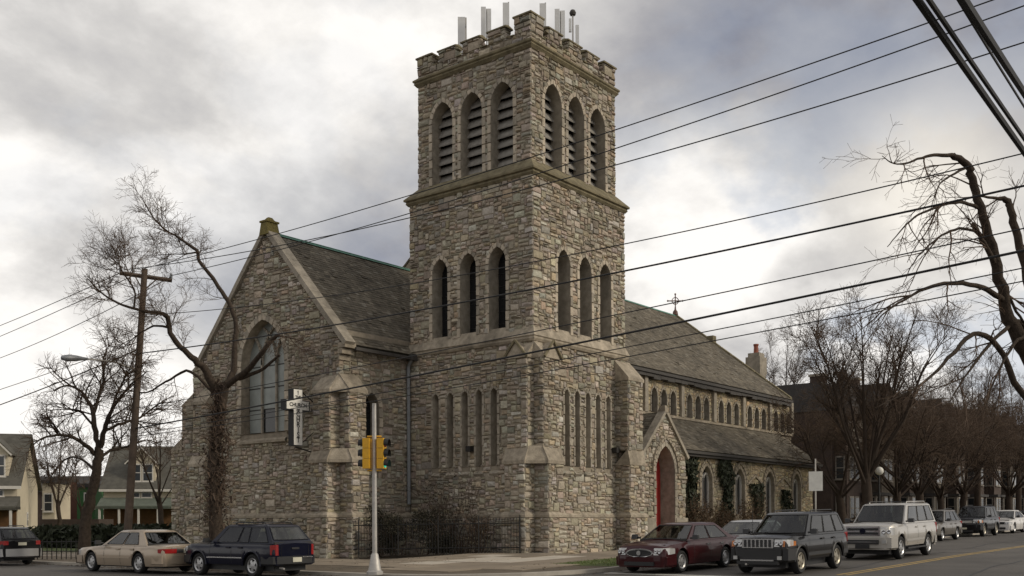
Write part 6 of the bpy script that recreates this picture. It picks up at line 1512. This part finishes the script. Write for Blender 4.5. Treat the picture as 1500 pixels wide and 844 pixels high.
# the two cream houses on the left: fronts face the street (-X), flank seen on the right
def cream_house(label, px_, Z, wid, x_dormer, seed, two=False):
    c = at(px_, 770, Z); ux_ = RGT * .965 + FWD * (.26 if not two else .12); h = Hs('cream_house', label, (c.x, c.y), (ux_.x, ux_.y), 'cream houses beyond the lawn'); dp = 8.0
    h.box('wall', 'cream', 0, wid, 0, dp, 0, 4.4); h.gable_roof(0, wid, 0, dp, 4.4, 8.1, 'shingle', 'x', .3)
    h.gable_wall(.0, dp, wid, 4.4, 8.0, 'cream', 'side'); h.gable_wall(.0, dp, .12, 4.4, 8.0, 'cream', 'side')
    b = h.box('porch_roof', 'shingle_green' if two else 'shingle', -.2, wid + .2, -1.9, .1, 2.55, 2.75); 
    MB().hexa([h.P(-.2, -1.9, 2.5), h.P(wid + .2, -1.9, 2.5), h.P(wid + .2, 0, 2.6), h.P(-.2, 0, 2.6), h.P(-.2, -1.9, 2.6), h.P(wid + .2, -1.9, 2.6), h.P(wid + .2, 0, 3.5), h.P(-.2, 0, 3.5)]).build('porch_roof', 'shingle_green' if two else 'shingle', h.root)
    h.box('porch_wall', 'brown_wood', .05, wid - .05, -.12, -.02, 0, 2.5)
    for i in range(5): h.box('porch_post', 'trim_white', i * (wid - .2) / 4 + .02, i * (wid - .2) / 4 + .18, -1.85, -1.7, 0, 2.5)
    # gabled dormer
    w_ = 2.3; x0 = x_dormer - w_ / 2; d = h.box('dormer', 'cream', x0, x0 + w_, .45, 3.6, 4.3, 6.7)
    MB().prism([h.P(x0, .45, 6.7), h.P(x0 + w_, .45, 6.7), h.P(x0 + w_ / 2, .45, 7.9)], h.uy * .1).build('dormer_gable', 'cream', d)
    h.gable_roof(x0, x0 + w_, .45, 4.0, 6.7, 7.9, 'shingle', 'y', .22, d, 'dormer_roof')
    for s_ in (-1, 1):
        q = [h.P(x_dormer + s_ * (w_ / 2 + .25), .2, 6.42), h.P(x_dormer, .2, 7.86)]; MB().tube(q, .07, 4).build('bargeboard', 'trim_white', d)
    for dx in (-.5, .5): h.win(x_dormer + dx, 5.0, .72, 1.35, .45, par=d)
    for dx in (-.5, .5): h.win(x_dormer + dx, 3.05 if False else 3.55, .72, 1.2 if False else .75, 0)
    h.win(dp * .45, 1.4, .25, .9, wid, face='right'); h.box('fascia', 'trim_white', -.3, wid + .3, -.42, -.30, 4.0, 4.22)
    return h
h1_ = cream_house('cream house with dark roof at the left edge, its pale flank showing', -136, 72, 7.0, 5.2, 1)
h2_ = cream_house('cream house with paired dormer windows half hidden by the wing of the church', 152, 90, 6.6, 3.1, 2, True)
# small houses between them, further back
c = at(104, 770, 96); hg = Hs('green_house', 'small bright green house between the cream houses', (c.x, c.y), (0.62, -.78)); hg.box('wall', 'greenwall', 0, 2.2, 0, 2, 0, 4.6); hg.box('roof', 'slate_dark', -.2, 2.4, -.2, 2.2, 4.6, 4.95); hg.win(1.7, 2.7, .8, 1.3, 0)
c = at(76, 770, 92); hr = Hs('red_house', 'narrow dark red house beside the green house', (c.x, c.y), (0.62, -.78)); hr.box('wall', 'redwall', 0, 1.6, 0, 1.5, 0, 5.0); hr.box('roof', 'slate_dark', -.1, 1.7, -.2, 1.7, 5.0, 5.3); hr.win(.95, 2.2, .7, 1.3, 0)
c = at(62, 770, 84); hb = Hs('cream_annexe', 'small cream annexe with one dark window beside the cream house', (c.x, c.y), (0.62, -.78)); hb.box('wall', 'cream', 0, 1.0, 0, 3, 1.2, 4.6); hb.box('roof', 'slate_dark', -.1, 1.1, -.2, 3, 4.6, 4.85); hb.win(.5, 2.4, .55, 1.3, 0); hb.box('ground_floor', 'brick_dark', -.1, 4.6, -.1, 3, 0, 1.7)
# tall dark row houses along the right-hand street
def row_house(label, x0, wid, H, wallm, seed, turret=False, gable=False, yf=2.5):
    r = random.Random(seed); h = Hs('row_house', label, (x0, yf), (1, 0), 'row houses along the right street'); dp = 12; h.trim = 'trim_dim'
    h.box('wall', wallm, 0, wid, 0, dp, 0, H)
    # mansard
    a = [h.P(-.1, -.25, H), h.P(wid + .1, -.25, H), h.P(wid + .1, dp, H), h.P(-.1, dp, H), h.P(.3, .9, H + 2.3), h.P(wid - .3, .9, H + 2.3), h.P(wid - .3, dp - .8, H + 2.3), h.P(.3, dp - .8, H + 2.3)]
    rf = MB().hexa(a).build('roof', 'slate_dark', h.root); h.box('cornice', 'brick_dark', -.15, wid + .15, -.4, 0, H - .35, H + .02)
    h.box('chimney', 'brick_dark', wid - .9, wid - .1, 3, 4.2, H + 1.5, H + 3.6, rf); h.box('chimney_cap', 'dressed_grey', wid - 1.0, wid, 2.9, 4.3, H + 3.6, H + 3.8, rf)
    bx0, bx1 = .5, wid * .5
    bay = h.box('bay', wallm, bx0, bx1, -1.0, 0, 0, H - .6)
    if gable or turret:
        if turret:
            cc = h.P((bx0 + bx1) / 2, -.2, H - .6); MB().lathe([(1.75, 0), (1.7, .15), (.06, 4.2), (.10, 4.3), (.0, 4.9)], cc, 'Z', 8).build('turret_roof', 'slate_dark', h.root)
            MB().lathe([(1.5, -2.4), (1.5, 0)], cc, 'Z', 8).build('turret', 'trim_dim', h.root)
        else:
            MB().prism([h.P(bx0 - .2, -1.0, H - .6), h.P(bx1 + .2, -1.0, H - .6), h.P((bx0 + bx1) / 2, -1.0, H + 2.4)], h.uy * .15).build('bay_gable', wallm, h.root); h.gable_roof(bx0 - .2, bx1 + .2, -1.0, 3, H - .6, H + 2.4, 'slate_dark', 'y', .25, None, 'gable_roof')
            h.win((bx0 + bx1) / 2, H - .1, .7, 1.1, -1.0)
    else:
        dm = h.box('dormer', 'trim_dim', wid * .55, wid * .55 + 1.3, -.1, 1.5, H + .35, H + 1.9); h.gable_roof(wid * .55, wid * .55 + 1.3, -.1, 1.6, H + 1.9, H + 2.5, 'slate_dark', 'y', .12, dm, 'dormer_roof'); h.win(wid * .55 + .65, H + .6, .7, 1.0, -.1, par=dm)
    n = int((H - .8) / 3.1)
    for fl in range(n):
        z = .95 + fl * 3.1
        if fl > 0:
            h.win(wid * .76, z, .9, 1.6, 0)
        for dx in (-.55, .55): h.win((bx0 + bx1) / 2 + dx, z, .7, 1.6, -1.0)
        h.win(-.5, z, .55, 1.6, bx0, face='left')
    # porch
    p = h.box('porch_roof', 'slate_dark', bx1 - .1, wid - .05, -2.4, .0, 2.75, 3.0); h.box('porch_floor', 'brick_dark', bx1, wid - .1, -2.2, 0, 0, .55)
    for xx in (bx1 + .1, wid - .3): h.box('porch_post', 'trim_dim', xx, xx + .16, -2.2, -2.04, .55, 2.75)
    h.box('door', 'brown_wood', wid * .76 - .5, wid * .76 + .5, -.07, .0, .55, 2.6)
    for k in range(3): h.box('step', 'concrete', wid * .76 - .7, wid * .76 + .7, -2.2 - .3 * (3 - k), -2.2 - .3 * (2 - k), 0, .18 * (k + 1))
    return h
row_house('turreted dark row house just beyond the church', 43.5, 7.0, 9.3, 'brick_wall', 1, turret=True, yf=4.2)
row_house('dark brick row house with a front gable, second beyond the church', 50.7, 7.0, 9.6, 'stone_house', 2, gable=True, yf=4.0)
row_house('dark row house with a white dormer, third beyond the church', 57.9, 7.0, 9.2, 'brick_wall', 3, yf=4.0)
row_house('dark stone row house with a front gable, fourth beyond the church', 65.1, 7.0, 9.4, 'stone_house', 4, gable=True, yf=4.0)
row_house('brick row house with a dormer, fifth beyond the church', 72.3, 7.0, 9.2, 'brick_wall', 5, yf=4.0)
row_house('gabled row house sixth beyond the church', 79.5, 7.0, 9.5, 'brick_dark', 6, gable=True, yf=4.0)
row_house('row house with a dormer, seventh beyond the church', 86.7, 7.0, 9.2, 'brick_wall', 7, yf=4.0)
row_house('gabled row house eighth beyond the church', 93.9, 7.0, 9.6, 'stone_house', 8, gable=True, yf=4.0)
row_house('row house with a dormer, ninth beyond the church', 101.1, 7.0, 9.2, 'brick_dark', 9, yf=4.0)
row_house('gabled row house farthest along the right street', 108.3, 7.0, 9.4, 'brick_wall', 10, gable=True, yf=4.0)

# ------------------------------------------------------------------ litter along the kerbs, tar seams on the road
r = random.Random(99); mb = MB()
for i in range(2600):
    if r.random() < .5: x, y = r.uniform(-11, 25), -8.7 - abs(r.gauss(0, .35)) if r.random() < .6 else -8.5 + r.random() * 3
    else: x, y = (-12.9 - abs(r.gauss(0, .35)) if r.random() < .5 else r.uniform(-12.5, -5)), r.uniform(-3, 20)
    if (x < -9.5 and y < -5.5): continue
    onk = x > -12.9 and y > -8.7
    p = Vector((x, y, (gl_(x) if onk else g(x)) + .022)); a = r.uniform(0, 6.28); s_ = r.uniform(.02, .055); d = Vector((math.cos(a), math.sin(a), r.uniform(-.3, .3))) * s_; e = Vector((-math.sin(a), math.cos(a), r.uniform(-.3, .3))) * s_ * .6
    mb.add([p - d, p + e, p + d, p - e], [(0, 1, 2, 3)])
kind(tag(mb.build('fallen_leaves', 'shrub_brown'), 'dry brown leaves scattered along kerbs and pavement', 'leaves'), 'stuff')
mat('tar', (0.02, 0.019, 0.018), 0.6)
for k_ in range(9):
    mb = MB(); x = r.uniform(-10, 12); y = r.uniform(-20, -10); pts = []
    along = r.random() < .6
    for i in range(14): pts.append((x, y)); x += (.9 if along else .08) + r.gauss(0, .08); y += (.03 if along else .5) + r.gauss(0, .1)
    for (xa, ya), (xb, yb) in zip(pts, pts[1:]):
        if yb > -9.2: break
        w_ = .035; nx, ny = (0, w_) if along else (w_, 0)
        mb.add([(xa - nx, ya - ny, g(xa) + .006), (xb - nx, yb - ny, g(xb) + .006), (xb + nx, yb + ny, g(xb) + .006), (xa + nx, ya + ny, g(xa) + .006)], [(0, 1, 2, 3)])
    kind(mb.build('tar_seam', 'tar'), 'structure')
for px_, py_, rr in ((-9.6, -17.5, .38), (-16.5, -2.5, .38)):
    MB().lathe([(0, .008), (rr, .008), (rr, .0)], (px_, py_, g(px_)), 'Z', 20).build('manhole_cover', 'tar')
for o in [o for o in C.objects if o.name.startswith('manhole_cover')]: kind(o, 'structure')
c = at(30, 770, 114); hd = Hs('terrace_house', 'low dark brick terrace far behind the cream houses', (c.x, c.y), (0.62, -.78)); hd.box('wall', 'brick_dark', 0, 11.5, 0, 6, 0, 4.8); hd.gable_roof(0, 11.5, 0, 6, 4.8, 6.4, 'slate_dark', 'x', .25)
for k_ in range(6): hd.win(1.0 + k_ * 1.9, 2.9, .8, 1.2, 0); hd.win(1.0 + k_ * 1.9, .7, .8, 1.3, 0)
